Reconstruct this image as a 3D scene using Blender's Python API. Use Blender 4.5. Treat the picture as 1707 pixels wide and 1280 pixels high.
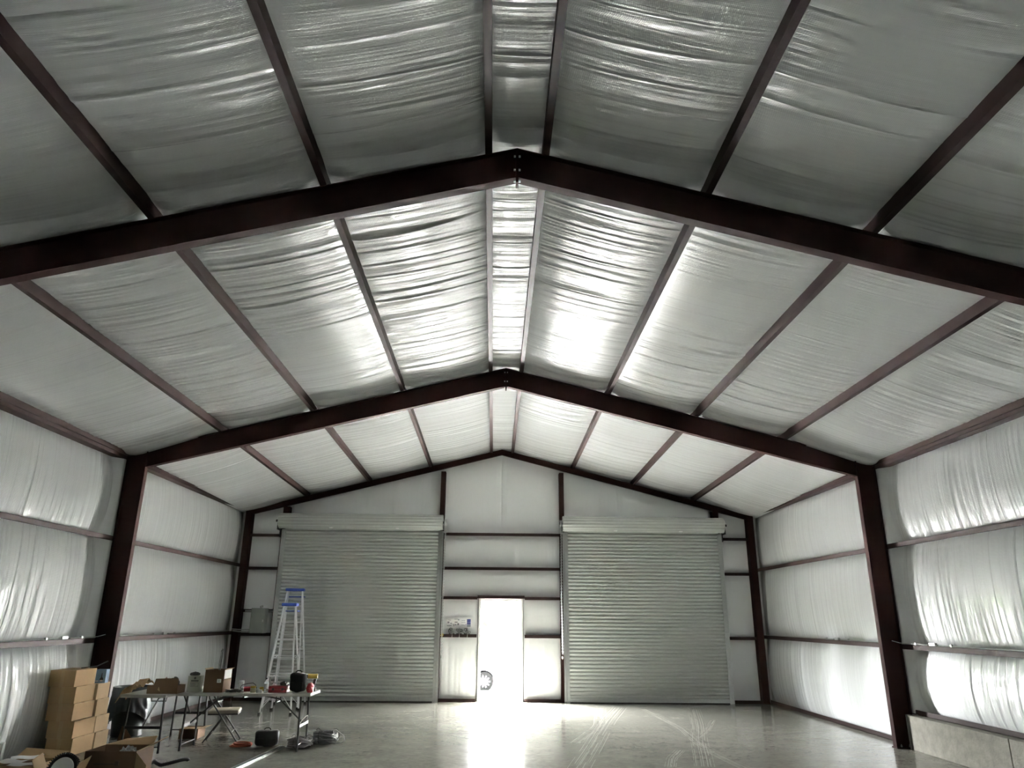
import bpy, bmesh, math, random
import numpy as np
from mathutils import Vector, Matrix, Euler

for o in list(bpy.data.objects):
    bpy.data.objects.remove(o, do_unlink=True)
SC = bpy.context.scene
COL = SC.collection
PI = math.pi
random.seed(4)

# ------------------------------------------------------------------ camera
F_PX, PITCH, YAW, ROLL = 1200.26, 0.3148, 0.0222, 0.0085
CAM = Vector((-0.151, 0.0, 1.7092))
cy_, sy_, cp_, sp_, cr_, sr_ = (math.cos(YAW), math.sin(YAW), math.cos(PITCH), math.sin(PITCH), math.cos(ROLL), math.sin(ROLL))
X_ = Vector((cy_, -sy_, 0)); Y_ = Vector((sy_, cy_, 0)); Z_ = Vector((0, 0, 1))
FWD = cp_ * Y_ + sp_ * Z_
UP0 = -sp_ * Y_ + cp_ * Z_
RIGHT = cr_ * X_ + sr_ * UP0
UPV = -sr_ * X_ + cr_ * UP0
cam_d = bpy.data.cameras.new('camera')
cam_d.sensor_width = 36.0
cam_d.lens = F_PX * 36.0 / 1707.0
cam_d.clip_start = 0.05; cam_d.clip_end = 500
cam = bpy.data.objects.new('camera', cam_d)
COL.objects.link(cam)
M3 = Matrix((RIGHT, UPV, -FWD)).transposed()
cam.matrix_world = Matrix.Translation(CAM) @ M3.to_4x4()
SC.camera = cam

# ------------------------------------------------------------------ daylight: bright overcast sky
SKY = 88.0
world = bpy.data.worlds.new('world'); SC.world = world
world.use_nodes = True
bg = world.node_tree.nodes['Background']
bg.inputs[0].default_value = (0.975, 0.99, 1.0, 1)   # bright, evenly hazy sky
bg.inputs[1].default_value = SKY
# sampling aid only: tells the renderer that the sky comes in through the doorway
pd = bpy.data.lights.new('doorway_portal', 'AREA'); pd.shape = 'RECTANGLE'; pd.size = 0.98; pd.size_y = 2.12
pd.cycles.is_portal = True
portal = bpy.data.objects.new('doorway_portal', pd); COL.objects.link(portal)
portal.location = (0.019, 17.02, 1.06); portal.rotation_euler = (PI / 2, 0, PI)
portal.rotation_euler = (-PI / 2, 0, 0)

# sun on the yard outside: it stands to the side of the gable and lights the open door leaf
sd_ = bpy.data.lights.new('sun', 'SUN'); sd_.energy = 520.0; sd_.angle = math.radians(0.6); sd_.color = (1.0, 0.985, 0.96)
sun = bpy.data.objects.new('sun', sd_); COL.objects.link(sun)
_az, _el = math.radians(6), math.radians(50)
_sd = Vector((math.cos(_el) * math.cos(_az), -math.cos(_el) * math.sin(_az), -math.sin(_el)))   # travel direction of the light
sun.rotation_euler = _sd.to_track_quat('-Z', 'Y').to_euler()

SC.view_settings.view_transform = 'Standard'
SC.view_settings.look = 'None'
SC.view_settings.gamma = 1.0
SC.view_settings.use_curve_mapping = False
SC.view_settings.exposure = 3.15
SC.cycles.max_bounces = 14
SC.cycles.diffuse_bounces = 9
SC.cycles.glossy_bounces = 5
SC.cycles.transmission_bounces = 6
SC.cycles.caustics_reflective = True
SC.cycles.sample_clamp_indirect = 6.0

# ------------------------------------------------------------------ measures (metres)
XO = 5.90            # outer flange plane of the columns
XS = 6.10            # sheeting
SL = 0.2518          # roof slope
Y0, Y1, Y2, Y3 = -1.5, 5.485, 11.229, 16.80
YE = Y3 + 0.24       # outside sheet of the back wall
PX = [0.253, 1.68, 3.10, 4.52]
ZST = [(Y0 - 0.2, 5.72), (Y1, 5.69), (Y2, 5.63), (Y3, 5.50), (YE + 0.2, 5.495)]
def zp0(y): return float(np.interp(y, [a for a, b in ZST], [b for a, b in ZST]))
def zp(x, y): return zp0(y) - SL * abs(x)

# ------------------------------------------------------------------ materials
MATS = {}
def nodes_of(m):
    m.use_nodes = True
    nt = m.node_tree
    return nt, nt.nodes['Principled BSDF']
def mat(name, col, rough=0.5, metal=0.0, var=0.12, vscale=6.0, bump=0.0, bscale=60.0, spec=0.5, stretch=None, rvar=0.0, alpha=None, trans=0.0):
    if name in MATS: return MATS[name]
    m = bpy.data.materials.new(name); nt, b = nodes_of(m)
    L = nt.links.new
    tc = nt.nodes.new('ShaderNodeTexCoord'); mp = nt.nodes.new('ShaderNodeMapping')
    L(tc.outputs['Object'], mp.inputs[0])
    if stretch: mp.inputs['Scale'].default_value = stretch
    n = nt.nodes.new('ShaderNodeTexNoise'); n.inputs['Scale'].default_value = vscale; n.inputs['Detail'].default_value = 4
    L(mp.outputs[0], n.inputs['Vector'])
    mx = nt.nodes.new('ShaderNodeMix'); mx.data_type = 'RGBA'
    mx.inputs[6].default_value = tuple(c * (1 - var) for c in col) + (1,)
    mx.inputs[7].default_value = tuple(min(1, c * (1 + var)) for c in col) + (1,)
    L(n.outputs['Fac'], mx.inputs[0]); L(mx.outputs[2], b.inputs['Base Color'])
    b.inputs['Roughness'].default_value = rough
    b.inputs['Metallic'].default_value = metal
    b.inputs['Specular IOR Level'].default_value = spec
    if trans: b.inputs['Transmission Weight'].default_value = trans
    if alpha is not None: b.inputs['Alpha'].default_value = alpha
    if rvar:
        mr = nt.nodes.new('ShaderNodeMapRange')
        mr.inputs['To Min'].default_value = max(0.02, rough - rvar); mr.inputs['To Max'].default_value = min(1, rough + rvar)
        mr.inputs['From Min'].default_value = 0.3; mr.inputs['From Max'].default_value = 0.7
        L(n.outputs['Fac'], mr.inputs['Value']); L(mr.outputs[0], b.inputs['Roughness'])
    if bump:
        n2 = nt.nodes.new('ShaderNodeTexNoise'); n2.inputs['Scale'].default_value = bscale; n2.inputs['Detail'].default_value = 3
        L(mp.outputs[0], n2.inputs['Vector'])
        bp = nt.nodes.new('ShaderNodeBump'); bp.inputs['Strength'].default_value = bump; bp.inputs['Distance'].default_value = 0.01
        L(n2.outputs['Fac'], bp.inputs['Height']); L(bp.outputs[0], b.inputs['Normal'])
    MATS[name] = m
    return m

def insulation_mat():
    m = bpy.data.materials.new('white_vinyl_insulation'); nt, b = nodes_of(m); L = nt.links.new
    tc = nt.nodes.new('ShaderNodeTexCoord')
    n = nt.nodes.new('ShaderNodeTexNoise'); n.inputs['Scale'].default_value = 0.9; n.inputs['Detail'].default_value = 3
    L(tc.outputs['Object'], n.inputs['Vector'])
    mx = nt.nodes.new('ShaderNodeMix'); mx.data_type = 'RGBA'
    mx.inputs[6].default_value = (0.805, 0.825, 0.825, 1); mx.inputs[7].default_value = (0.845, 0.862, 0.862, 1)
    L(n.outputs['Fac'], mx.inputs[0]); L(mx.outputs[2], b.inputs['Base Color'])
    b.inputs['Roughness'].default_value = 0.16
    b.inputs['Specular IOR Level'].default_value = 0.65
    b.inputs['Coat Weight'].default_value = 0.4
    b.inputs['Coat Roughness'].default_value = 0.10
    # reinforcing scrim: a fine diamond net pressed into the facing
    sep = nt.nodes.new('ShaderNodeSeparateXYZ'); L(tc.outputs['Object'], sep.inputs[0])
    def mth(op, a, c):
        k = nt.nodes.new('ShaderNodeMath'); k.operation = op
        for i, v in enumerate((a, c)):
            if isinstance(v, (int, float)): k.inputs[i].default_value = v
            elif v is not None: L(v, k.inputs[i])
        return k.outputs[0]
    xz = mth('ADD', sep.outputs['X'], sep.outputs['Z'])
    a = mth('SINE', mth('MULTIPLY', mth('ADD', xz, mth('MULTIPLY', sep.outputs['Y'], 0.7)), 330.0), None)
    c = mth('SINE', mth('MULTIPLY', mth('SUBTRACT', xz, mth('MULTIPLY', sep.outputs['Y'], 0.7)), 330.0), None)
    net = mth('MULTIPLY', a, c)
    bp = nt.nodes.new('ShaderNodeBump'); bp.inputs['Strength'].default_value = 0.35; bp.inputs['Distance'].default_value = 0.0016
    L(net, bp.inputs['Height'])
    # fine creases, narrow along the sheet
    mp = nt.nodes.new('ShaderNodeMapping'); mp.inputs['Scale'].default_value = (0.9, 34.0, 0.9); L(tc.outputs['Object'], mp.inputs[0])
    nw = nt.nodes.new('ShaderNodeTexNoise'); nw.inputs['Scale'].default_value = 1.0; nw.inputs['Detail'].default_value = 2; nw.inputs['Distortion'].default_value = 0.4
    L(mp.outputs[0], nw.inputs['Vector'])
    bp2 = nt.nodes.new('ShaderNodeBump'); bp2.inputs['Strength'].default_value = 0.55; bp2.inputs['Distance'].default_value = 0.010
    L(nw.outputs['Fac'], bp2.inputs['Height']); L(bp.outputs[0], bp2.inputs['Normal']); L(bp2.outputs[0], b.inputs['Normal'])
    return m
INSUL = insulation_mat()

def floor_mat():
    m = bpy.data.materials.new('polished_concrete'); nt, b = nodes_of(m); L = nt.links.new
    tc = nt.nodes.new('ShaderNodeTexCoord')
    def noise(scale, st, det=5, rough=0.6):
        mp = nt.nodes.new('ShaderNodeMapping'); mp.inputs['Scale'].default_value = st
        L(tc.outputs['Object'], mp.inputs[0])
        n = nt.nodes.new('ShaderNodeTexNoise'); n.inputs['Scale'].default_value = scale; n.inputs['Detail'].default_value = det; n.inputs['Roughness'].default_value = rough
        L(mp.outputs[0], n.inputs['Vector']); return n.outputs['Fac']
    big = noise(0.35, (1, 1, 1), 4)
    streak = noise(2.6, (0.8, 1.3, 1), 6, 0.7)
    fine = noise(9, (0.8, 1.2, 1), 5, 0.7)
    cr = nt.nodes.new('ShaderNodeValToRGB'); e = cr.color_ramp.elements
    e[0].position = 0.3; e[0].color = (0.16, 0.155, 0.132, 1); e[1].position = 0.72; e[1].color = (0.285, 0.277, 0.24, 1)
    ad = nt.nodes.new('ShaderNodeMath'); ad.operation = 'MULTIPLY_ADD'; ad.inputs[1].default_value = 0.5
    L(big, ad.inputs[0])
    h = nt.nodes.new('ShaderNodeMath'); h.operation = 'MULTIPLY'; h.inputs[1].default_value = 0.5; L(streak, h.inputs[0]); L(h.outputs[0], ad.inputs[2])
    speck = noise(16, (0.7, 1.1, 1), 6, 0.75)
    sp = nt.nodes.new('ShaderNodeMath'); sp.operation = 'MULTIPLY_ADD'; sp.inputs[1].default_value = 0.9; sp.inputs[2].default_value = -0.45; L(speck, sp.inputs[0])
    sm = nt.nodes.new('ShaderNodeMath'); sm.operation = 'ADD'; L(ad.outputs[0], sm.inputs[0]); L(sp.outputs[0], sm.inputs[1])
    L(sm.outputs[0], cr.inputs[0]); L(cr.outputs[0], b.inputs['Base Color'])
    mr = nt.nodes.new('ShaderNodeMapRange'); mr.inputs['From Min'].default_value = 0.3; mr.inputs['From Max'].default_value = 0.7
    mr.inputs['To Min'].default_value = 0.08; mr.inputs['To Max'].default_value = 0.17
    L(streak, mr.inputs['Value']); L(mr.outputs[0], b.inputs['Roughness'])
    b.inputs['Specular IOR Level'].default_value = 0.13
    bp = nt.nodes.new('ShaderNodeBump'); bp.inputs['Strength'].default_value = 0.2; bp.inputs['Distance'].default_value = 0.004
    L(fine, bp.inputs['Height']); L(bp.outputs[0], b.inputs['Normal'])
    return m

STEEL = mat('maroon_primer_steel', (0.021, 0.008, 0.007), 0.68, 0, 0.25, 3, 0.05, 40, 0.05)
PURL = mat('maroon_purlin_steel', (0.024, 0.013, 0.012), 0.6, 0, 0.2, 3, 0.05, 40, 0.1)
SHEET = mat('outer_wall_sheet', (0.35, 0.35, 0.34), 0.5)
GALV = mat('galvanized_steel', (0.42, 0.43, 0.42), 0.38, 0.85, 0.15, 30)
CURT = mat('grey_roller_curtain', (0.47, 0.49, 0.465), 0.42, 0.25, 0.05, 2)
DARKM = mat('dark_metal', (0.03, 0.03, 0.032), 0.45, 0.3)
BLACK = mat('black_fabric', (0.008, 0.008, 0.009), 0.75, 0, 0.3, 20, 0.3, 90)
BLKP = mat('black_plastic', (0.012, 0.012, 0.013), 0.4)
WHITEP = mat('white_paint', (0.85, 0.86, 0.85), 0.4, 0, 0.03)
TABW = mat('speckled_table_plastic', (0.50, 0.50, 0.46), 0.5, 0, 0.06, 40, 0.1, 200)
CARD = mat('cardboard', (0.36, 0.235, 0.125), 0.8, 0, 0.10, 5, 0.08, 120, 0.2)
CARDL = mat('light_cardboard', (0.46, 0.33, 0.20), 0.8, 0, 0.10, 5, 0.08, 120, 0.2)
CARDD = mat('dark_cardboard', (0.14, 0.085, 0.05), 0.8, 0, 0.14, 5, 0.08, 120, 0.2)
TAPE = mat('packing_tape', (0.40, 0.28, 0.16), 0.25, 0, 0.05)
ALU = mat('aluminium', (0.72, 0.73, 0.74), 0.42, 0.45, 0.06, 20)
BLUE = mat('blue_plastic', (0.012, 0.045, 0.30), 0.4)
RED = mat('red_plastic', (0.19, 0.010, 0.014), 0.4)
ORANGE = mat('orange_cord', (0.42, 0.07, 0.025), 0.55)
YELLOW = mat('yellow_plastic', (0.45, 0.31, 0.04), 0.45)
BEIGE = mat('beige_vinyl', (0.42, 0.39, 0.30), 0.5)
PAPER = mat('white_paper', (0.80, 0.80, 0.79), 0.7, 0, 0.04)
KRAFT = mat('kraft_paper', (0.42, 0.28, 0.15), 0.75, 0, 0.2, 9, 0.3, 30, 0.2)
GREYBOX = mat('grey_enamel', (0.20, 0.22, 0.20), 0.4, 0, 0.05)
CONC = mat('rough_concrete', (0.17, 0.163, 0.135), 0.8, 0, 0.42, 9, 0.6, 30, 0.2)
WIRE = mat('grey_cable_jacket', (0.30, 0.30, 0.30), 0.42, 0.1, 0.2, 40)
CLEAR = mat('clear_plastic', (0.80, 0.84, 0.85), 0.18, 0, 0.02, 6, trans=0.75)
RUBBER = mat('rubber', (0.02, 0.02, 0.02), 0.7)

# ------------------------------------------------------------------ object helpers
def add_obj(name, me, m=None, parent=None):
    o = bpy.data.objects.new(name, me); COL.objects.link(o)
    if m is not None and me is not None: me.materials.append(m)
    if parent is not None: o.parent = parent
    return o
def tag(o, label=None, cat=None, group=None, kind=None):
    if label: o['label'] = label
    if cat: o['category'] = cat
    if group: o['group'] = group
    if kind: o['kind'] = kind
    return o
def empty(name, loc=(0, 0, 0), rz=0.0, label=None, cat=None, group=None, kind=None):
    o = bpy.data.objects.new(name, None); COL.objects.link(o)
    o.location = loc; o.rotation_euler = (0, 0, rz); o.empty_display_size = 0.1
    return tag(o, label, cat, group, kind)

class MB:
    def __init__(s): s.v = []; s.f = []
    def add(s, vs, fs, mtx=None):
        k = len(s.v)
        if mtx is not None: vs = [mtx @ Vector(v) for v in vs]
        s.v += [tuple(v) for v in vs]; s.f += [tuple(i + k for i in f) for f in fs]
        return s
    def box(s, x0, x1, y0, y1, z0, z1, mtx=None):
        vs = [(x, y, z) for z in (z0, z1) for y in (y0, y1) for x in (x0, x1)]
        return s.add(vs, [(0, 2, 3, 1), (4, 5, 7, 6), (0, 1, 5, 4), (2, 6, 7, 3), (0, 4, 6, 2), (1, 3, 7, 5)], mtx)
    def cbox(s, c, d, rot=(0, 0, 0)):
        m = Matrix.Translation(c) @ Euler(rot).to_matrix().to_4x4()
        return s.box(-d[0] / 2, d[0] / 2, -d[1] / 2, d[1] / 2, -d[2] / 2, d[2] / 2, m)
    def prism(s, poly, ext, mtx=None):
        # poly: 3D points in order, ext: extrusion vector
        n = len(poly); e = Vector(ext)
        vs = [Vector(p) for p in poly] + [Vector(p) + e for p in poly]
        fs = [tuple(range(n))[::-1], tuple(range(n, 2 * n))]
        for i in range(n):
            j = (i + 1) % n; fs.append((i, j, n + j, n + i))
        return s.add(vs, fs, mtx)
    def tube(s, pts, r, n=8, closed=False, cap=True):
        pts = [Vector(p) for p in pts]; N = len(pts)
        rs = r if isinstance(r, (list, tuple)) else [r] * N
        vs, fs = [], []
        prev = None
        for i, p in enumerate(pts):
            if closed: t = pts[(i + 1) % N] - pts[i - 1]
            else: t = pts[min(i + 1, N - 1)] - pts[max(i - 1, 0)]
            t.normalize()
            if prev is None:
                a = Vector((0, 0, 1)) if abs(t.z) < 0.9 else Vector((1, 0, 0))
                u = t.cross(a).normalized()
            else:
                u = prev - t * prev.dot(t)
                u = u.normalized() if u.length > 1e-6 else t.orthogonal().normalized()
            prev = u; w = t.cross(u)
            for k in range(n):
                a = 2 * PI * k / n
                vs.append(p + (u * math.cos(a) + w * math.sin(a)) * rs[i])
        M = N if closed else N - 1
        for i in range(M):
            for k in range(n):
                a = i * n + k; b = i * n + (k + 1) % n; i2 = (i + 1) % N
                fs.append((a, b, i2 * n + (k + 1) % n, i2 * n + k))
        if cap and not closed:
            fs.append(tuple(range(n))[::-1]); fs.append(tuple((N - 1) * n + k for k in range(n)))
        return s.add(vs, fs)
    def lathe(s, prof, n=20, mtx=None):
        # prof: (radius, height) list about z
        vs, fs = [], []
        for r, h in prof:
            for k in range(n):
                a = 2 * PI * k / n; vs.append((r * math.cos(a), r * math.sin(a), h))
        for i in range(len(prof) - 1):
            for k in range(n):
                fs.append((i * n + k, i * n + (k + 1) % n, (i + 1) * n + (k + 1) % n, (i + 1) * n + k))
        fs.append(tuple(range(n))[::-1]); fs.append(tuple((len(prof) - 1) * n + k for k in range(n)))
        return s.add(vs, fs, mtx)
    def mesh(s, name):
        me = bpy.data.meshes.new(name); me.from_pydata(s.v, [], s.f); me.update(); return me
    def build(s, name, m, parent=None, smooth=False, bevel=0.0, seg=2):
        me = s.mesh(name)
        if bevel:
            bm = bmesh.new(); bm.from_mesh(me)
            bmesh.ops.bevel(bm, geom=list(bm.edges), offset=bevel, segments=seg, affect='EDGES', profile=0.5, clamp_overlap=True)
            bm.to_mesh(me); bm.free()
        if smooth:
            me.polygons.foreach_set('use_smooth', [True] * len(me.polygons))
            if smooth == 'auto': me.set_sharp_from_angle(angle=0.6)
        return add_obj(name, me, m, parent)

def copy_tree(o, parent=None):
    c = o.copy(); COL.objects.link(c); c.parent = parent
    for ch in [x for x in bpy.data.objects if x.parent == o]: copy_tree(ch, c)
    return c

# ------------------------------------------------------------------ wrinkled facing sheets
RT = np.random.RandomState(11).rand(65536)
def vnoise(x, y, seed=0):
    xi = np.floor(x).astype(np.int64); yi = np.floor(y).astype(np.int64)
    fx = x - xi; fy = y - yi
    fx = fx * fx * (3 - 2 * fx); fy = fy * fy * (3 - 2 * fy)
    def h(a, b): return RT[((a * 7919 + b * 104729 + seed * 15731) ^ ((a * 31 + b * 17) << 3)) & 65535]
    return (h(xi, yi) * (1 - fx) + h(xi + 1, yi) * fx) * (1 - fy) + (h(xi, yi + 1) * (1 - fx) + h(xi + 1, yi + 1) * fx) * fy
def wrinkles(a, c, seed, amp, calm=0.0):
    """a: metres along the sheet (wrinkles are narrow in this direction), c: metres across it."""
    aw = a + 0.05 * (vnoise(c * 0.5, a * 0.3, seed + 7) - 0.5) * 2
    m = vnoise(a * 0.55, c * 0.35, seed + 3)
    mask = np.clip((m - 0.22 - calm) / 0.45, 0, 1)
    w1 = vnoise(aw / 0.18, c * 0.22, seed) - 0.5
    w2 = vnoise(aw / 0.072, c * 0.33, seed + 1) - 0.5
    w3 = vnoise(aw / 0.034, c * 0.5, seed + 2) - 0.5
    r = vnoise(aw / 0.30, c * 0.2, seed + 5)
    crease = np.exp(-((r - 0.5) / 0.025) ** 2)
    return amp * ((0.014 * w1 + 0.0145 * w2 + 0.0080 * w3) * (0.25 + 0.95 * mask) + 0.009 * crease * (0.3 + mask))

def drape(name, parent, P, N, width, length, nu, nv, sag, seed, amp=1.0, calm=0.0, endpin=0.0, m=INSUL, rest=0.0):
    """P(s,t)->xyz arrays, s across (0..1), t along (0..1); N inward normal."""
    s, t = np.meshgrid(np.linspace(0, 1, nu), np.linspace(0, 1, nv), indexing='ij')
    X, Yv, Z = P(s, t)
    pil = np.clip(4 * s * (1 - s), 0, 1) ** 0.75
    low = 0.7 + 0.6 * vnoise(t * length * 0.45 + 3.1, s * 0 + seed * 0.37, seed + 9)
    edge = np.clip(np.minimum(s, 1 - s) * 12, 0, 1)
    wr = wrinkles(t * length, s * width, seed, amp, calm) * (0.35 + 0.65 * edge)
    d = sag * pil * low + wr
    if rest:   # the sheet is pressed onto the frames it passes over
        for yf in (Y1, Y2):
            g = rest * np.exp(-np.clip(np.abs(Yv - yf) - 0.06, 0, 9) ** 2 / 0.02)
            g = g * np.clip(np.minimum(s, 1 - s) * 7, 0, 1) ** 0.5 if rest < 0.12 else g
            d = np.where(g > d, 0.9 * g + 0.1 * d, d)
    if endpin:
        d = d * np.clip(np.minimum(t, 1 - t) * length / endpin, 0, 1) ** 0.5
    X = X + N[0] * d; Yv = Yv + N[1] * d; Z = Z + N[2] * d
    co = np.stack([X, Yv, Z], -1).reshape(-1, 3).astype(np.float32)
    i, j = np.meshgrid(np.arange(nu - 1), np.arange(nv - 1), indexing='ij')
    q = np.stack([i * nv + j, (i + 1) * nv + j, (i + 1) * nv + j + 1, i * nv + j + 1], -1).reshape(-1, 4)
    # orient the faces to the inside
    a, b_, c = co[q[0, 0]], co[q[0, 1]], co[q[0, 2]]
    if np.dot(np.cross(b_ - a, c - a), np.array(N)) < 0: q = q[:, ::-1]
    me = bpy.data.meshes.new(name)
    me.vertices.add(len(co)); me.vertices.foreach_set('co', co.ravel())
    me.loops.add(q.size); me.loops.foreach_set('vertex_index', np.ascontiguousarray(q).ravel().astype(np.int32))
    me.polygons.add(len(q)); me.polygons.foreach_set('loop_start', np.arange(0, q.size, 4, dtype=np.int32))
    me.update(calc_edges=True)
    me.polygons.foreach_set('use_smooth', np.ones(len(q), dtype=bool))
    return add_obj(name, me, m, parent)

# ================================================================== THE SHELL
fl = MB(); fl.box(-6.14, 6.14, Y0 - 0.1, YE + 0.02, -0.2, 0.0)
floor = tag(fl.build('floor', floor_mat()), 'polished grey concrete floor slab of the hall', 'floor', kind='structure')

# ---- roof
rb = MB()
for s in (-1, 1):
    for (ya, za), (yb, zb) in zip(ZST[:-1], ZST[1:]):
        t0 = 0.225
        def P(x, y, zz, d): return (s * x, y, zz - SL * x + d)
        vs = [P(0, ya, za, t0), P(6.25, ya, za, t0), P(6.25, yb, zb, t0), P(0, yb, zb, t0),
              P(0, ya, za, t0 + 0.03), P(6.25, ya, za, t0 + 0.03), P(6.25, yb, zb, t0 + 0.03), P(0, yb, zb, t0 + 0.03)]
        rb.add(vs, [(0, 1, 2, 3), (4, 7, 6, 5), (0, 4, 5, 1), (1, 5, 6, 2), (2, 6, 7, 3), (3, 7, 4, 0)])
ceiling = tag(rb.build('ceiling', SHEET), 'gabled metal roof lined with white vinyl insulation between purlins', 'ceiling', kind='structure')

EOFF = 0.115
bays = [(Y0, Y1, 900), (Y1, Y2, 860), (Y2, YE, 560)]
edges = [-5.98] + [-x for x in PX[::-1]] + PX + [5.98]
seed = 20
for (ya, yb, nv) in bays:
    for k in range(len(edges) - 1):
        xa, xb = edges[k], edges[k + 1]
        ea = 0.0 if abs(xa) > 5.5 else EOFF
        eb = 0.0 if abs(xb) > 5.5 else EOFF
        ridge = xa < 0 < xb
        def P(s, t, xa=xa, xb=xb, ya=ya, yb=yb, ea=ea, eb=eb):
            x = xa + (xb - xa) * s; y = ya + (yb - ya) * t
            z0 = np.interp(y, [a for a, b in ZST], [b for a, b in ZST])
            za = z0 - SL * abs(xa) + ea; zb = z0 - SL * abs(xb) + eb
            return x, y, za + (zb - za) * s
        mid = abs((xa + xb) / 2)
        amp = 1.15 if mid < 2.5 else (0.85 if mid < 4 else 0.6)
        if ya == Y2: amp *= 0.5
        n = (0, 0, -1) if ridge else ((-math.copysign(SL, xa + xb) / math.hypot(1, SL)), 0, -1 / math.hypot(1, SL))
        drape('insulation_panel', ceiling, P, n, abs(xb - xa), yb - ya, 9 if ridge else 18, nv, 0.012 if ridge else 0.055, seed, amp, 0.0, rest=(0.03 if ridge else 0.105))
        seed += 13

def purlin(x, parent):
    mb = MB(); s = 1 if x > 0 else -1
    w, h, th, lip = 0.062, 0.20, 0.004, 0.02
    # profile in (dx outward, dz)
    prof = [(0, 0), (w, 0), (w, lip), (w - th, lip), (w - th, th), (th, th), (th, h - th), (th, h), (-w + th, h), (-w + th, h - lip), (-w, h - lip), (-w, h), (0, h - th)]
    prof = [(0, 0), (w, 0), (w, lip), (w - th, lip), (w - th, th), (th, th), (th, h), (-w, h), (-w, h - th), (0, h - th)]
    st = [(Y0, zp0(Y0)), (Y1, zp0(Y1)), (Y2, zp0(Y2)), (Y3 + 0.2, zp0(Y3 + 0.2))]
    n = len(prof); vs = []; fs = []
    for (y, z) in st:
        for dx, dz in prof:
            xx = x + s * (dx - 0.03); vs.append((xx, y, z - SL * abs(x) + dz))
    for i in range(len(st) - 1):
        for k in range(n):
            fs.append((i * n + k, i * n + (k + 1) % n, (i + 1) * n + (k + 1) % n, (i + 1) * n + k))
    fs.append(tuple(range(n))); fs.append(tuple((len(st) - 1) * n + k for k in range(n))[::-1])
    mb.add(vs, fs)
    return mb.build('purlin', PURL, parent)
for x in [-v for v in PX[::-1]] + PX: purlin(x, ceiling)
for s in (-1, 1):   # eave struts
    mb = MB()
    for (ya, yb) in ((Y0, Y1), (Y1, Y2), (Y2, Y3 + 0.2)):
        z0 = 4.02; z1 = 4.185
        x0, x1 = sorted((s * 5.895, s * 5.90)); mb.box(x0, x1, ya, yb, z0, z1)
        x0, x1 = sorted((s * 5.895, s * 6.06)); mb.box(x0, x1, ya, yb, z0, z0 + 0.005)
        x0, x1 = sorted((s * 5.865, s * 5.90)); mb.box(x0, x1, ya, yb, z1 - 0.006, z1)
        x0, x1 = sorted((s * 5.87, s * 5.90)); mb.box(x0, x1, ya, yb, z0 + 0.05, z0 + 0.056)
    mb.build('eave_strut', PURL, ceiling)

# ---- side walls
GZ = [1.36, 2.81]
def side_wall(s, name, label):
    mb = MB(); x0, x1 = sorted((s * XS, s * (XS + 0.03))); mb.box(x0, x1, Y0 - 0.05, YE, 0, 4.40)
    w = tag(mb.build(name, SHEET), label, 'wall', kind='structure')
    sd = 400 if s < 0 else 700
    for (ya, yb, nv) in ((Y0, Y1, 140), (Y1, Y2, 760), (Y2, YE - 0.05, 560)):
        for zi, (za, zb) in enumerate(((0.02, GZ[0]), (GZ[0], GZ[1]), (GZ[1], 4.10))):
            if s > 0 and zi == 0 and ya < Y2: za = 0.46
            def P(sv, t, za=za, zb=zb, ya=ya, yb=yb):
                return np.full_like(sv, s * 6.07), ya + (yb - ya) * t, za + (zb - za) * sv
            amp = 0.85 if ya < Y2 else 0.42
            if zi == 2: amp *= 0.75
            drape('insulation_panel', w, P, (-s, 0, 0), zb - za, yb - ya, 20, nv, 0.085, sd, amp, 0.05, rest=0.165)
            sd += 17
    for z in GZ:     # girts: run outside the columns, one length per wall
        mb = MB()
        x0, x1 = sorted((s * 5.90, s * 5.904)); mb.box(x0, x1, Y0, Y3 + 0.15, z - 0.03, z + 0.035)
        x0, x1 = sorted((s * 5.90, s * 6.085)); mb.box(x0, x1, Y0, Y3 + 0.15, z + 0.031, z + 0.035)
        x0, x1 = sorted((s * 5.90, s * 5.92)); mb.box(x0, x1, Y0, Y3 + 0.15, z - 0.034, z - 0.03)
        x0, x1 = sorted((s * 6.08, s * 6.085)); mb.box(x0, x1, Y0, Y3 + 0.15, z + 0.0, z + 0.09)
        mb.build('girt', PURL, w)
    mb = MB()
    for ya, yb in ((Y0, Y2), (Y2, Y3 + 0.15)):
        zz = 0.445 if (s > 0 and ya < Y2) else 0.0
        x0, x1 = sorted((s * 5.93, s * 5.935)); mb.box(x0, x1, ya, yb, zz, zz + 0.065)
        x0, x1 = sorted((s * 5.93, s * 6.08)); mb.box(x0, x1, ya, yb, zz, zz + 0.006)
    mb.build('base_channel', PURL, w)
    return w
wall_left = side_wall(-1, 'wall_left', 'long wall lined with white insulation behind the folding tables')
wall_right = side_wall(1, 'wall_right', 'long insulated wall standing on a low concrete kerb')

# ---- front wall behind the camera
mb = MB(); z0 = 5.9
mb.prism([(-6.14, Y0, 0), (6.14, Y0, 0), (6.14, Y0, 4.45), (0, Y0, z0), (-6.14, Y0, 4.45)], (0, -0.04, 0))
wall_front = tag(mb.build('wall_front', INSUL), 'insulated gable wall at the end of the hall away from the roller doors', 'wall', kind='structure')

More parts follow.
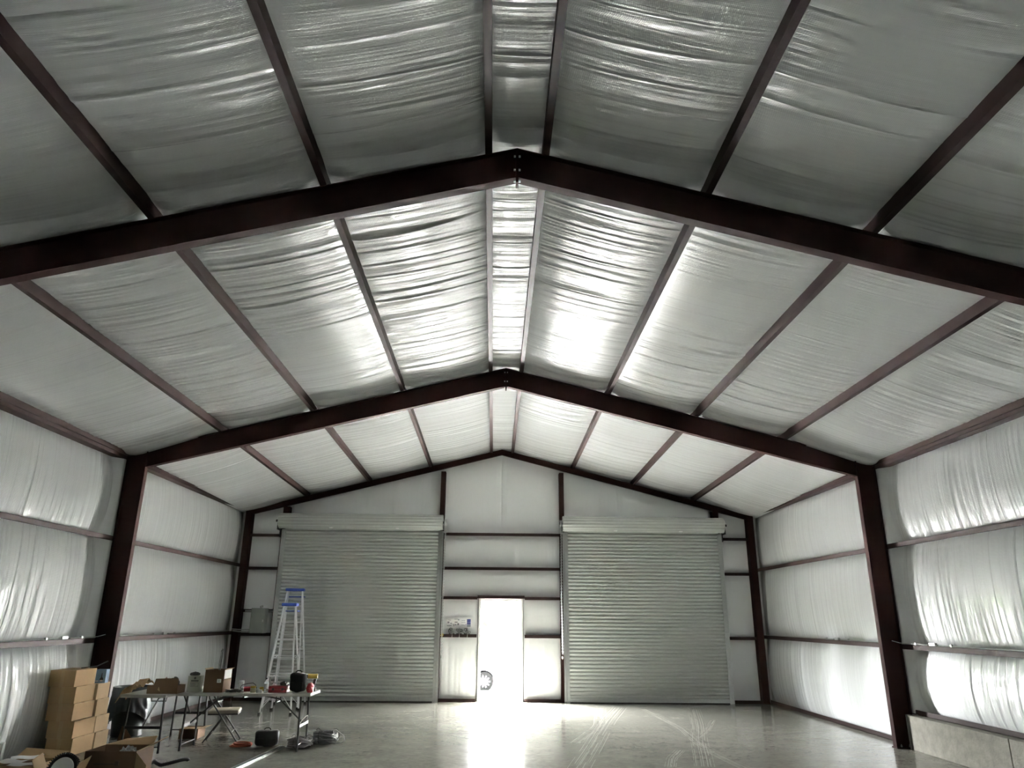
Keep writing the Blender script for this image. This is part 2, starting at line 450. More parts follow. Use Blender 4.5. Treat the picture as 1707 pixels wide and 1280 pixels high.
# ---- back wall
DX0, DX1, DH = -0.478, 0.515, 2.135
mb = MB()
def ztop(x, d=0.0): return zp(x, YE) + d
mb.box(-6.14, DX0, YE, YE + 0.03, 0, DH); mb.box(DX1, 6.14, YE, YE + 0.03, 0, DH)
pts = [(-6.14, YE, DH), (6.14, YE, DH)]
top = []
xs_ = [6.14, 4.52, 4.42, 3.2, 3.1, 3.0, 1.78, 1.68, 1.58, 0.0]
def gap(x):   # sheet stops short of the deck between the lower purlins: daylight slivers
    for a, b in ((1.78, 3.0), (3.2, 4.42)):
        if a - 0.01 <= x <= b + 0.01: return 0.155
    return 0.225
for x in xs_: top.append((x, YE, ztop(x, gap(x))))
pts += top + [(-x, y, z) for x, y, z in top[-2::-1]]
mb.prism(pts, (0, 0.03, 0))
wall_back = tag(mb.build('wall_back', SHEET), 'insulated gable wall with two roller doors and an open walk door', 'wall', kind='structure')
YB = Y3 + 0.17
sd = 1000
def back_panel(xa, xb, za, zb, top=None, amp=0.5, sag=0.05):
    global sd
    def P(s, t):
        x = xa + (xb - xa) * t
        zt = zb if top is None else (zp0(YE) - SL * np.abs(x) + top)
        return x, np.full_like(s, YB), za + (zt - za) * s
    drape('insulation_panel', wall_back, P, (0, -1, 0), zb - za, xb - xa, 16, max(24, int((xb - xa) / 0.022)), sag, sd, amp, 0.1, endpin=0.12)
    sd += 11
for xa, xb, gz in ((-5.98, -4.93, [3.47, 2.74, 1.337]), (4.97, 5.98, [3.49, 2.71, 1.33])):
    zs = [0.03] + gz[::-1]
    for a, b in zip(zs[:-1], zs[1:]): back_panel(xa, xb, a, b, amp=0.25)
    back_panel(xa, xb, zs[-1], 4.2, top=0.06, amp=0.25)
for xa, xb in ((-4.93, -1.365), (1.40, 4.97)):
    back_panel(xa, xb, 3.70, 4.6, top=0.06, amp=0.55)
back_panel(-1.365, 0.0, 3.54, 5.3, top=0.06, amp=0.45); back_panel(0.0, 1.40, 3.54, 5.3, top=0.06, amp=0.45)
back_panel(-1.365, 1.40, 2.78, 3.54, amp=0.45)
back_panel(-1.365, 1.40, 2.15, 2.78, amp=0.45)
back_panel(-1.365, DX0 - 0.02, 1.34, 2.15, amp=0.6); back_panel(DX1 + 0.02, 1.40, 1.34, 2.15, amp=0.3)
back_panel(-1.365, DX0 - 0.02, 0.03, 1.34, amp=0.9); back_panel(DX1 + 0.02, 1.40, 0.03, 1.34, amp=0.6)
def bgirt(xa, xb, z):
    mb = MB(); mb.box(xa, xb, Y3 - 0.02, Y3 - 0.015, z - 0.03, z + 0.03); mb.box(xa, xb, Y3 - 0.02, Y3 + 0.17, z + 0.026, z + 0.03)
    mb.box(xa, xb, Y3 - 0.02, Y3 - 0.0, z - 0.034, z - 0.03)
    mb.build('girt', PURL, wall_back)
for z in (3.47, 2.74, 1.337): bgirt(-5.70, -4.99, z)
bgirt(-5.70, -4.99, 1.83)
for z in (3.49, 2.71, 1.33): bgirt(5.03, 5.70, z)
for z in (3.54, 2.78): bgirt(-1.31, 1.35, z)
bgirt(-1.31, DX0 - 0.03, 2.14); bgirt(DX1 + 0.03, 1.35, 2.14); bgirt(DX0 - 0.03, DX1 + 0.03, 2.165)
bgirt(-1.31, DX0 - 0.03, 1.34); bgirt(DX1 + 0.03, 1.35, 1.335)
for xa, xb in ((-5.70, -4.99), (-1.31, DX0 - 0.03), (DX1 + 0.03, 1.35), (5.03, 5.70)):
    mb = MB(); mb.box(xa, xb, Y3 - 0.01, Y3 - 0.004, 0, 0.065); mb.box(xa, xb, Y3 - 0.01, Y3 + 0.17, 0, 0.006); mb.build('base_channel', PURL, wall_back)
for xa, xb, zt in ((-5.005, -4.865, 4.12), (4.905, 5.045, 4.12), (-1.42, -1.31, 4.98), (1.35, 1.452, 4.98)):
    mb = MB()   # door jamb posts running up to the gable rafter
    mb.box(xa, xb, Y3 - 0.06, Y3 - 0.05, 0, zt); mb.box(xa, xa + 0.006, Y3 - 0.06, Y3 + 0.16, 0, zt); mb.box(xb - 0.006, xb, Y3 - 0.06, Y3 + 0.16, 0, zt)
    mb.build('jamb_post', STEEL, wall_back)

# ---- concrete kerb under the right wall in the nearer bays
mb = MB(); mb.box(5.765, 6.09, 9.0 - 0.04, Y2 - 0.16, 0, 0.445); mb.box(5.765, 6.09, Y0, 8.95, 0, 0.445)
kerb = tag(mb.build('baseboard_right', CONC, bevel=0.008), 'low rough concrete kerb along the foot of the insulated wall', 'kerb', kind='structure')
mb = MB(); mb.box(5.758, 6.09, Y2 - 0.16, Y2 - 0.125, 0, 0.45)
mb.build('joint_filler', mat('foam_joint', (0.16, 0.16, 0.15), 0.8), kerb)

# ---- yard outside: falls away from the building
gp = [(YE + 0.02, -0.02), (19.0, -0.05), (23.0, -0.38), (28.0, -0.76), (34.0, -0.95), (60.0, -1.4), (170.0, -1.6)]
vs = []; fs = []
for y, z in gp:
    for x in (-90, -20, -6, 0, 6, 20, 90): vs.append((x, y, z))
n_ = len(vs)
vs += [(x, y, z - 0.3) for x, y, z in vs]
for i in range(len(gp) - 1):
    for k in range(6):
        a = i * 7 + k; fs.append((a, a + 1, a + 8, a + 7)); fs.append((n_ + a + 7, n_ + a + 8, n_ + a + 1, n_ + a))
gm = MB(); gm.add(vs, fs)
ground = tag(gm.build('ground', mat('pale_gravel_yard', (0.48, 0.48, 0.47), 0.9, 0, 0.15, 1.5, 0.3, 30)), 'pale sunlit gravel yard outside the walk door', 'ground', kind='structure')

# ================================================================== STEEL PORTAL FRAMES
def portal_frame(y, zb, zt, kx, kz, bx, fw, label):
    e = empty('steel_portal_frame', (0, y, 0), 0, label, 'steel frame', 'maroon portal frames')
    th, wb = 0.012, 0.010
    slope = (zb - kz) / kx
    for s in (-1, 1):
        mb = MB()
        X = lambda x: s * x
        # rafter from ridge to haunch
        xi, xo = kx, XO
        def rz_b(x): return zb - slope * x
        def rz_t(x): return zt - SL * x
        web = [(0, 0, rz_b(0)), (X(xi), 0, rz_b(xi)), (X(xi), 0, rz_t(xi)), (0, 0, rz_t(0))]
        mb.prism([(a, -wb / 2, c) for a, b, c in web], (0, wb, 0))
        for f, d in ((rz_b, -th), (rz_t, -th)):
            pl = [(0, f(0)), (X(xi), f(xi)), (X(xi), f(xi) + th), (0, f(0) + th)]
            if f is rz_t: pl = [(0, f(0) - th), (X(xo), f(xo) - th), (X(xo), f(xo)), (0, f(0))]
            mb.prism([(a, -fw / 2, c) for a, c in pl], (0, fw, 0))
        mb.build('rafter', STEEL, e)
        mb = MB()
        top = rz_t(XO)
        web = [(X(bx), -wb / 2, 0.012), (X(XO), -wb / 2, 0.012), (X(XO), -wb / 2, rz_t(XO) - th), (X(kx), -wb / 2, rz_t(kx) - th), (X(kx), -wb / 2, kz)]
        mb.prism(web, (0, wb, 0))
        mb.prism([(X(bx), -fw / 2, 0.012), (X(kx), -fw / 2, kz + th), (X(kx + th), -fw / 2, kz + th), (X(bx + th), -fw / 2, 0.012)], (0, fw, 0))
        x0, x1 = sorted((X(XO - th), X(XO))); mb.box(x0, x1, -fw / 2, fw / 2, 0.012, rz_t(XO) - th)
        x0, x1 = sorted((X(kx), X(kx + 0.012))); mb.box(x0, x1, -fw / 2, fw / 2, kz, rz_t(kx) - th)   # haunch plate
        mb.build('column', STEEL, e)
        mb = MB(); x0, x1 = sorted((X(bx - 0.01), X(XO))); mb.box(x0, x1, -fw / 2 - 0.02, fw / 2 + 0.02, 0, 0.014)
        bp = mb.build('base_plate', STEEL, e)
        for bxx in (bx + 0.08, XO - 0.09):
            b2 = MB(); b2.lathe([(0.014, 0.014), (0.014, 0.035), (0.008, 0.036), (0.008, 0.05)], 6, Matrix.Translation((X(bxx), -fw / 2 + 0.025, 0)))
            b2.build('anchor_bolt', GALV, bp)
    mb = MB(); mb.box(-0.012, 0.012, -fw / 2, fw / 2, zb - 0.05, zt - 0.002)
    rp = mb.build('ridge_plate', STEEL, e)
    for z in (zb - 0.025, zb + 0.09, zt - 0.07):
        b2 = MB(); b2.tube([(-0.03, -fw / 2 + 0.025, z), (0.03, -fw / 2 + 0.025, z)], 0.011, 6); b2.build('bolt', GALV, rp)
    return e
portal_frame(Y1, 5.386, 5.685, 5.58, 3.97, 5.605, 0.10, 'dark maroon steel portal frame nearer the blank end wall, apex above the open floor')
portal_frame(Y2, 5.3135, 5.627, 5.5946, 3.906, 5.61, 0.10, 'dark maroon steel portal frame whose column stands beside the stacked boxes')
# end frame in the gable wall
e = empty('gable_end_frame', (0, Y3, 0), 0, 'slender maroon steel frame in the gable wall around the roller doors', 'steel frame', 'maroon portal frames')
for s in (-1, 1):
    mb = MB()
    zb, zt, sl = 5.40, 5.525, 0.2556
    mb.prism([(0, -0.05, zb), (s * 5.84, -0.05, zb - sl * 5.84), (s * 5.84, -0.05, zt - sl * 5.84), (0, -0.05, zt)], (0, 0.008, 0))
    mb.prism([(0, -0.05, zb), (s * 5.84, -0.05, zb - sl * 5.84), (s * 5.84, -0.05, zb + 0.006 - sl * 5.84), (0, -0.05, zb + 0.006)], (0, 0.09, 0))
    mb.prism([(0, -0.05, zt - 0.006), (s * 5.84, -0.05, zt - 0.006 - sl * 5.84), (s * 5.84, -0.05, zt - sl * 5.84), (0, -0.05, zt)], (0, 0.09, 0))
    mb.build('rafter', STEEL, e)
    mb = MB()
    x0, x1 = sorted((s * 5.70, s * 5.85)); mb.box(x0, x1, -0.06, -0.052, 0.012, 4.02)
    x0, x1 = sorted((s * 5.70, s * 5.706)); mb.box(x0, x1, -0.06, 0.12, 0.012, 4.02)
    x0, x1 = sorted((s * 5.844, s * 5.85)); mb.box(x0, x1, -0.06, 0.12, 0.012, 4.02)
    mb.build('column', STEEL, e)
    mb = MB(); x0, x1 = sorted((s * 5.69, s * 5.86)); mb.box(x0, x1, -0.08, 0.12, 0, 0.014); mb.build('base_plate', STEEL, e)

# ================================================================== ROLLER DOORS
def roller_door(name, xa, xb, inner, label):
    # inner: +1 if the chain hoist is at xb, -1 if at xa
    e = empty(name, ((xa + xb) / 2, Y3 - 0.08, 0), 0, label, 'roller door', 'roller doors', 'structure')
    h = (xb - xa) / 2
    # corrugated curtain
    n = 46; z0, z1 = 0.085, 3.66; p = (z1 - z0) / n
    prof = []
    for i in range(n):
        b = z0 + i * p
        for fz, d in ((0.0, 0.0), (0.12, 0.001), (0.24, 0.028), (0.52, 0.036), (0.80, 0.030), (0.92, 0.001)):
            prof.append((-d, b + fz * p))
    prof.append((0, z1))
    vs = []; fs = []
    for y, z in prof: vs += [(-h + 0.03, y, z), (h - 0.03, y, z)]
    for i in range(len(prof) - 1): fs.append((2 * i, 2 * i + 1, 2 * i + 3, 2 * i + 2))
    mb = MB(); mb.add(vs, fs)
    cur = mb.build('curtain', CURT, e)
    mb = MB(); mb.box(-h + 0.03, h - 0.03, -0.03, 0.02, 0.025, 0.095); mb.box(-h + 0.03, h - 0.03, -0.05, 0.02, 0.02, 0.03); mb.build('bottom_bar', GALV, cur)
    mb = MB(); mb.box(-h + 0.03, h - 0.03, -0.02, 0.01, 0.0, 0.026); mb.build('rubber_seal', RUBBER, cur)
    # coil of curtain on the drum
    R = 0.165; yc, zc = -0.20, 3.765
    prof = []
    m_ = 84
    for k in range(m_):
        a = 2 * PI * k / m_
        ph = (k % 6)
        r = R + (0.0, 0.004, 0.012, 0.014, 0.012, 0.004)[ph] - 0.008
        prof.append((yc + r * math.cos(a), zc + r * math.sin(a)))
    vs = [(-h - 0.06, y, z) for y, z in prof] + [(h + 0.04, y, z) for y, z in prof]
    fs = [(k, (k + 1) % m_, m_ + (k + 1) % m_, m_ + k) for k in range(m_)] + [tuple(range(m_))[::-1], tuple(range(m_, 2 * m_))]
    mb = MB(); mb.add(vs, fs); coil = mb.build('coil', CURT, e)
    mb = MB(); mb.tube([(-h - 0.14, yc, zc), (h + 0.12, yc, zc)], 0.028, 10); mb.build('axle', DARKM, e)
    for x in (-h - 0.09, h + 0.06):
        mb = MB(); mb.box(x, x + 0.012, yc - 0.06, 0.05, zc - 0.20, zc + 0.05); mb.box(x, x + 0.012, -0.03, 0.05, 3.42, zc)
        br = mb.build('bracket', DARKM, e)
        for dz in (-0.15, -0.03):
            b2 = MB(); b2.tube([(x - 0.025, yc + 0.04, zc + dz), (x + 0.04, yc + 0.04, zc + dz)], 0.013, 6); b2.build('bolt', GALV, br)
    for s in (-1, 1):
        x = s * (h - 0.0)
        mb = MB()
        x0, x1 = sorted((x - s * 0.065, x)); mb.box(x0, x1, -0.045, -0.04, 0.0, 3.60)
        x0, x1 = sorted((x - s * 0.065, x)); mb.box(x0, x1, 0.03, 0.035, 0.0, 3.60)
        x0, x1 = sorted((x - s * 0.005, x + s * 0.0)); mb.box(x0, x1, -0.045, 0.05, 0.0, 3.60)
        x0, x1 = sorted((x, x + s * 0.05)); mb.box(x0, x1, 0.0, 0.005, 0.0, 3.60)
        g = mb.build('guide_track', GALV, e)
        for k in range(6):
            b2 = MB(); b2.cbox((x - s * 0.0, -0.055, 0.12 + k * 0.66), (0.022, 0.02, 0.022)); b2.build('bolt', GALV, g)
        mb = MB(); x0, x1 = sorted((x - s * 0.17, x - s * 0.03)); mb.box(x0, x1, -0.075, -0.06, 3.545, 3.56); mb.build('stop_arm', GALV, e)
    for f in (-0.37, 0.46):
        mb = MB(); mb.cbox((f * 2 * h * 0.5, yc - 0.10, zc - 0.155), (0.075, 0.05, 0.018)); mb.build('hem_clip', WHITEP, coil)
    # chain hoist
    x = inner * (h + 0.10)
    mb = MB()
    m4 = Matrix.Translation((x, yc, zc)) @ Euler((0, PI / 2, 0)).to_matrix().to_4x4()
    mb.lathe([(0.085, -0.025), (0.085, -0.015), (0.065, -0.008), (0.065, 0.008), (0.085, 0.015), (0.085, 0.025)], 18, m4)
    mb.cbox((x, yc + 0.02, zc - 0.14), (0.07, 0.06, 0.16))
    mb.build('chain_wheel', GALV, e)
    link = MB(); link.tube([(0.011 * math.cos(a), 0, 0.019 * math.sin(a)) for a in [2 * PI * k / 8 for k in range(8)]], 0.0042, 5, closed=True)
    lme = link.mesh('chain_link'); lme.materials.append(GALV)
    ch = empty('chain', (0, 0, 0)); ch.parent = e
    i = 0
    for yy in (yc - 0.07, yc + 0.07):
        z = zc
        while z > 0.98:
            o = bpy.data.objects.new('chain_link', lme); COL.objects.link(o); o.parent = ch
            o.location = (x + 0.006 * math.sin(z * 2), yy, z); o.rotation_euler = (0, 0, (i % 2) * PI / 2)
            z -= 0.031; i += 1
    for k in range(1, 6):
        a = PI * k / 6
        o = bpy.data.objects.new('chain_link', lme); COL.objects.link(o); o.parent = ch
        o.location = (x, yc - 0.07 * math.cos(a), 0.97 - 0.07 * math.sin(a)); o.rotation_euler = (a - PI / 2, 0, (k % 2) * PI / 2)
    return e
roller_door('door_1', -4.935, -1.36, 1, 'closed grey corrugated roller door behind the aluminium ladders')
roller_door('door_2', 1.455, 5.023, -1, 'closed grey corrugated roller door with nothing standing before it')

# ================================================================== WALK DOOR
dr = empty('door_3', (0, Y3, 0), 0, 'white metal walk door swung outward in its pale frame', 'door', None, 'structure')
mb = MB()
for xa, xb in ((DX0, DX0 + 0.05), (DX1 - 0.05, DX1)):
    mb.box(xa, xb, 0.07, 0.25, 0, DH)
mb.box(DX0 + 0.05, DX1 - 0.05, 0.07, 0.25, DH - 0.05, DH)
mb.box(DX0 + 0.05, DX0 + 0.065, 0.13, 0.18, 0, DH - 0.05); mb.box(DX1 - 0.065, DX1 - 0.05, 0.13, 0.18, 0, DH - 0.05)
mb.box(DX0 + 0.05, DX1 - 0.05, 0.13, 0.18, DH - 0.065, DH - 0.05)
mb.build('door_frame', WHITEP, dr, bevel=0.004)
lf = empty('door_leaf', (DX1 - 0.06, 0.235, 0)); lf.parent = dr; lf.rotation_euler = (0, 0, -math.radians(53))
mb = MB(); mb.box(-0.885, 0, -0.022, 0.022, 0.012, DH - 0.056); mb.build('leaf_panel', WHITEP, lf, bevel=0.003)
mb = MB()
for yy in (-0.022, 0.022):
    sgn = -1 if yy < 0 else 1
    mb.tube([(-0.82, yy, 0.98), (-0.82, yy + sgn * 0.05, 0.98), (-0.70, yy + sgn * 0.055, 0.98)], 0.01, 8)
mb.build('lever_handle', GALV, lf)
for z in (1.862, 1.047, 0.233):
    mb = MB(); mb.tube([(DX1 - 0.066, 0.205, z - 0.055), (DX1 - 0.066, 0.205, z + 0.055)], 0.011, 8); mb.box(DX1 - 0.058, DX1 - 0.049, 0.182, 0.22, z - 0.055, z + 0.055)
    mb.build('hinge', GALV, dr)
mb = MB(); mb.box(DX0 + 0.05, DX1 - 0.05, 0.08, 0.25, 0.0, 0.012); mb.build('threshold', GALV, dr)

# ================================================================== FOLDING TABLES
def folding_table(loc, rz, L, D, H, label):
    e = empty('folding_table', loc, rz, label, 'table', 'folding tables with black legs')
    for s in (-1, 1):
        x0, x1 = sorted((s * 0.003, s * L / 2))
        mb = MB(); mb.box(x0, x1, -D / 2, D / 2, H - 0.042, H); mb.build('table_top', TABW, e, bevel=0.012, seg=3)
        xl = s * (L / 2 - 0.13); yl = D / 2 - 0.055
        for q in (-1, 1):
            mb = MB(); mb.tube([(xl, q * yl, 0.0), (xl, q * yl, 0.05), (xl - s * 0.012, q * (yl - 0.02), H - 0.042)], 0.0145, 8)
            lg = mb.build('leg', DARKM, e, smooth='auto')
            mb = MB(); mb.tube([(xl, q * yl, 0.0), (xl, q * yl, 0.035)], 0.0165, 8); mb.build('foot_cap', BLKP, lg)
        mb = MB(); mb.box(xl - 0.006, xl + 0.006, -yl, yl, 0.29, 0.325); mb.build('crossbar', DARKM, e)
        mb = MB(); mb.tube([(xl, -yl, 0.075), (xl, yl, 0.075)], 0.0075, 6); mb.build('stretcher', DARKM, e)
        mb = MB(); mb.tube([(xl, 0, 0.31), (s * 0.42, 0, H - 0.10), (s * 0.16, 0, H - 0.05)], 0.011, 8)
        mb.tube([(s * 0.40, -0.11, H - 0.045), (s * 0.40, -0.10, H - 0.13), (s * 0.40, 0.10, H - 0.13), (s * 0.40, 0.11, H - 0.045)], 0.008, 6)
        mb.build('folding_brace', DARKM, e)
    mb = MB(); mb.box(-0.012, 0.012, -D / 2 + 0.03, D / 2 - 0.03, H - 0.062, H - 0.041); mb.build('centre_hinge', DARKM, e)
    return e
folding_table((-3.515, 10.94, 0), 0, 1.81, 0.60, 0.72, 'pale plastic folding table carrying the black bag and tall carton')
folding_table((-4.735, 11.29, 0), PI / 2, 1.82, 0.60, 0.72, 'pale plastic folding table draped with crumpled brown paper')

# ================================================================== FOLDING CHAIR
ch = empty('folding_chair', (-4.04, 11.56, 0), 0.2, 'dark metal folding chair with beige padded seat behind the table', 'chair')
W = 0.185
for q in (-1, 1):
    mb = MB(); mb.tube([(0.235, q * W, 0.0), (-0.20, q * W, 0.58), (-0.27, q * W, 0.80)], 0.011, 8); mb.build('front_leg', DARKM, ch, smooth='auto')
    mb = MB(); mb.tube([(-0.235, q * (W - 0.025), 0.0), (0.03, q * (W - 0.025), 0.375)], 0.010, 8); mb.build('rear_leg', DARKM, ch, smooth='auto')
mb = MB(); mb.tube([(0.14, -W, 0.125), (0.14, W, 0.125)], 0.007, 6); mb.build('stretcher', DARKM, ch)
mb = MB(); mb.tube([(-0.155, -W + 0.025, 0.11), (-0.155, W - 0.025, 0.11)], 0.007, 6); mb.build('stretcher', DARKM, ch)
mb = MB(); mb.box(-0.21, 0.21, -0.19, 0.19, 0.375, 0.425); mb.build('seat', BEIGE, ch, smooth='auto', bevel=0.018, seg=3)
mb = MB(); mb.box(-0.205, 0.205, -0.185, 0.185, 0.36, 0.378); mb.build('seat_pan', DARKM, ch)
mb = MB(); mb.prism([(-0.232, -0.18, 0.66), (-0.262, -0.18, 0.80), (-0.285, -0.18, 0.80), (-0.255, -0.18, 0.66)], (0, 0.36, 0)); mb.build('backrest', BEIGE, ch, bevel=0.008)

# ================================================================== STEPLADDERS
def stepladder(loc, rz, H, wb, wt, reach, nstep, label):
    e = empty('stepladder', loc, rz, label, 'ladder', 'aluminium stepladders with blue tops')
    ty = reach * 0.42   # y of the top relative to the front feet
    def rail(a, b, name):
        a = Vector(a); b = Vector(b); mb = MB()
        d = (b - a).normalized(); u = d.cross(Vector((1, 0, 0))).normalized(); v = Vector((1, 0, 0))
        v = (v - d * v.dot(d)).normalized()
        for (o1, hw, hd) in ((0, 0.003, 0.022),):
            c = [a + u * su * hd + v * sv * hw for su, sv in ((-1, -1), (1, -1), (1, 1), (-1, 1))]
            mb.prism(c, b - a)
        for su in (-1, 1):
            c = [a + u * (su * 0.021) + u * p * 0.002 + v * q for p, q in ((-1, -0.011), (1, -0.011), (1, 0.011), (-1, 0.011))]
            mb.prism(c, b - a)
        r = mb.build(name, ALU, e)
        f = MB(); f.cbox(a + Vector((0, 0, 0.017)), (0.045, 0.075, 0.036)); f.build('rubber_foot', RUBBER, r)
        return r
    for s in (-1, 1):
        rail((s * wb / 2, 0, 0.0), (s * wt / 2, ty, H), 'front_rail')
        rail((s * wb / 2 * 0.92, reach, 0.0), (s * wt / 2 * 0.95, ty + 0.06, H - 0.03), 'rear_rail')
    for k in range(1, nstep + 1):
        f = k / (nstep + 1.0); w = wb + (wt - wb) * f
        mb = MB(); mb.box(-w / 2, w / 2, ty * f - 0.03, ty * f + 0.05, H * f - 0.007, H * f + 0.007); mb.build('step', ALU, e)
    for k in range(1, 4):
        f = k / 4.2; w = (wb * 0.92) * (1 - f) + wt * 0.95 * f
        mb = MB(); yy = reach + (ty + 0.06 - reach) * f
        mb.tube([(-w / 2, yy, H * f), (w / 2, yy, H * f)], 0.008, 6); mb.build('rear_bar', ALU, e)
    for s in (-1, 1):   # spreaders and knee braces
        f = 0.52; w = wb + (wt - wb) * f; yy = reach + (ty + 0.06 - reach) * f
        mb = MB(); mb.tube([(s * w / 2, ty * f, H * f), (s * w / 2, (ty * f + yy) / 2, H * f - 0.05), (s * w / 2 * 0.95, yy, H * f)], 0.006, 6); mb.build('spreader', ALU, e)
        f = 1.0 / (nstep + 1); w = wb + (wt - wb) * f
        mb = MB(); mb.tube([(s * (w / 2 + 0.01), 0.03, 0.10), (s * 0.09, ty * f, H * f)], 0.006, 6); mb.build('knee_brace', ALU, e)
    mb = MB(); mb.box(-wt / 2 - 0.035, wt / 2 + 0.035, ty - 0.06, ty + 0.12, H - 0.025, H + 0.03); mb.build('top_cap', BLUE, e, bevel=0.008)
    f = nstep / (nstep + 1.0)
    mb = MB(); mb.box(-wt / 2 - 0.02, wt / 2 + 0.02, ty + 0.12, ty + 0.30, H * 0.94 - 0.01, H * 0.94 + 0.01); mb.build('tool_tray', BLUE, e, bevel=0.004)
    return e
stepladder((-4.125, 14.53, 0), 0.0, 1.93, 0.57, 0.22, 0.68, 5, 'shorter aluminium stepladder with blue top before the roller door')
stepladder((-4.27, 15.34, 0), 0.06, 2.24, 0.68, 0.30, 0.95, 6, 'taller aluminium stepladder with blue top close to the roller door')

# ================================================================== CARDBOARD BOXES
def carton(loc, size, rz, label, group=None, m=CARD, tape=True, name='cardboard_box', cat='box', flaps=0, fm=None, tape_m=None):
    """closed carton made of panels with a top seam; flaps>0: open, with that many flaps folded out"""
    sx, sy, sz = size
    e = empty(name, loc, rz, label, cat, group)
    t = 0.005
    if not flaps:
        mb = MB(); mb.box(-sx / 2, sx / 2, -sy / 2, sy / 2, 0, sz - 0.004); mb.build('body', m, e, bevel=0.004)
        for q in (-1, 1):
            y0, y1 = sorted((q * 0.0012, q * sy / 2)); mb = MB(); mb.box(-sx / 2, sx / 2, y0, y1, sz - 0.005, sz); mb.build('flap', m, e)
    else:
        mb = MB()
        mb.box(-sx / 2, sx / 2, -sy / 2, -sy / 2 + t, 0, sz); mb.box(-sx / 2, sx / 2, sy / 2 - t, sy / 2, 0, sz)
        mb.box(-sx / 2, -sx / 2 + t, -sy / 2, sy / 2, 0, sz); mb.box(sx / 2 - t, sx / 2, -sy / 2, sy / 2, 0, sz)
        mb.box(-sx / 2, sx / 2, -sy / 2, sy / 2, 0, t); mb.build('body', m, e)
    if tape:
        mb = MB(); w = 0.024
        mb.box(-sx / 2, sx / 2, -w, w, sz, sz + 0.0012); mb.build('tape', TAPE, e)
        mb = MB(); mb.box(-w, w, -sy / 2 - 0.0012, -sy / 2, 0.0, sz); mb.build('tape', TAPE, e)
    return e
STK = 'cartons stacked against the wall'
ords = ['bottom', 'second from bottom', 'middle', 'second from top', 'top']
for k in range(5):
    right = -5.49 - (0.0, 0.02, 0.065, 0.095, 0.118)[k]
    carton((right - 0.17, 10.55 + random.uniform(-.012, .012), 0.203 * k), (0.34, 0.50, 0.202), random.uniform(-.03, .03),
           'brown cardboard carton, %s of the taller stack by the wall' % ords[k], STK)
ords = ['bottom', 'second from bottom', 'second from top', 'top']
for k in range(4):
    right = -5.475 - (0.0, 0.025, 0.06, 0.085)[k]
    carton((right - 0.165, 10.982 + random.uniform(-.003, .003), 0.203 * k), (0.33, 0.335, 0.202), random.uniform(-.02, .02),
           'brown cardboard carton, %s of the shorter stack beside the steel column' % ords[k], STK, m=CARDL)
# small blue printed carton on the shorter stack
e = empty('product_carton', (-5.60, 10.97, 0.812), 0.05, 'small blue printed carton standing on the shorter box stack', 'box')
mb = MB(); mb.box(-0.07, 0.07, -0.05, 0.05, 0, 0.175); mb.build('body', mat('pale_blue_print', (0.22, 0.36, 0.52), 0.45, 0, 0.35, 14), e, bevel=0.002)
mb = MB(); mb.prism([(-0.012, -0.0515, 0.04), (0.045, -0.0515, 0.04), (0.035, -0.0515, 0.07), (0.024, -0.0515, 0.075), (0.020, -0.0515, 0.13), (0.012, -0.0515, 0.13), (0.008, -0.0515, 0.075)], (0, 0.001, 0)); mb.build('printed_lamp', BLKP, e)
mb = MB(); mb.box(0.0, 0.035, -0.0515, -0.0505, 0.02, 0.04); mb.box(-0.062, -0.02, -0.0515, -0.0505, 0.02, 0.032); mb.build('printed_panel', PAPER, e)
# thin rod lying on the taller stack
mb = MB(); mb.tube([(0, 0, 0), (0.10, 0.20, 0.012), (0.17, 0.34, 0.07)], 0.008, 6)
o = mb.build('metal_bracket', DARKM); o.location = (-5.72, 10.62, 1.024); tag(o, 'dark bent metal strip lying on the taller box stack', 'bracket')

# small carton under the tables
sb = carton((-4.585, 11.86, 0), (0.27, 0.31, 0.135), 0.02, 'small brown carton with one flap up on the floor below the tables', m=CARDD, flaps=1, tape=False)
mb = MB(); mb.prism([(0.135, -0.15, 0.135), (0.235, -0.15, 0.15), (0.235, 0.15, 0.15), (0.135, 0.15, 0.135)], (0, 0, 0.004)); mb.build('flap', CARDL, sb)
mb = MB(); mb.box(-0.13, 0.13, -0.15, 0.15, 0.12, 0.125); mb.build('liner', CARDL, sb)

# ================================================================== THINGS ON THE TABLES
TZ = 0.72
def crumple(name, loc, size, m, seed_, label, cat, n=26, freq=5.0, sharp=0.16, flatbase=True):
    bm = bmesh.new(); bmesh.ops.create_icosphere(bm, subdivisions=4, radius=1.0)
    co = np.array([v.co[:] for v in bm.verts])
    d = np.zeros(len(co))
    for f, a in ((freq * 0.5, sharp), (freq, sharp * 0.6), (freq * 2.2, sharp * 0.3)):
        q = np.abs(vnoise(co[:, 0] * f + 9, co[:, 1] * f + co[:, 2] * f * 0.8 + 5, seed_) - 0.5) + np.abs(vnoise(co[:, 2] * f + 2, co[:, 0] * f * 0.7 - co[:, 1] * f + 31, seed_ + 1) - 0.5)
        d += a * (q - 0.5) * 2
    co = co * (1 + d)[:, None] * np.array(size) / 2
    if flatbase: co[:, 2] = np.maximum(co[:, 2], -size[2] * 0.32)
    co[:, 2] -= co[:, 2].min()
    for v, c in zip(bm.verts, co): v.co = c
    me = bpy.data.meshes.new(name); bm.to_mesh(me); bm.free()
    o = add_obj(name, me, m); o.location = loc
    return tag(o, label, cat)
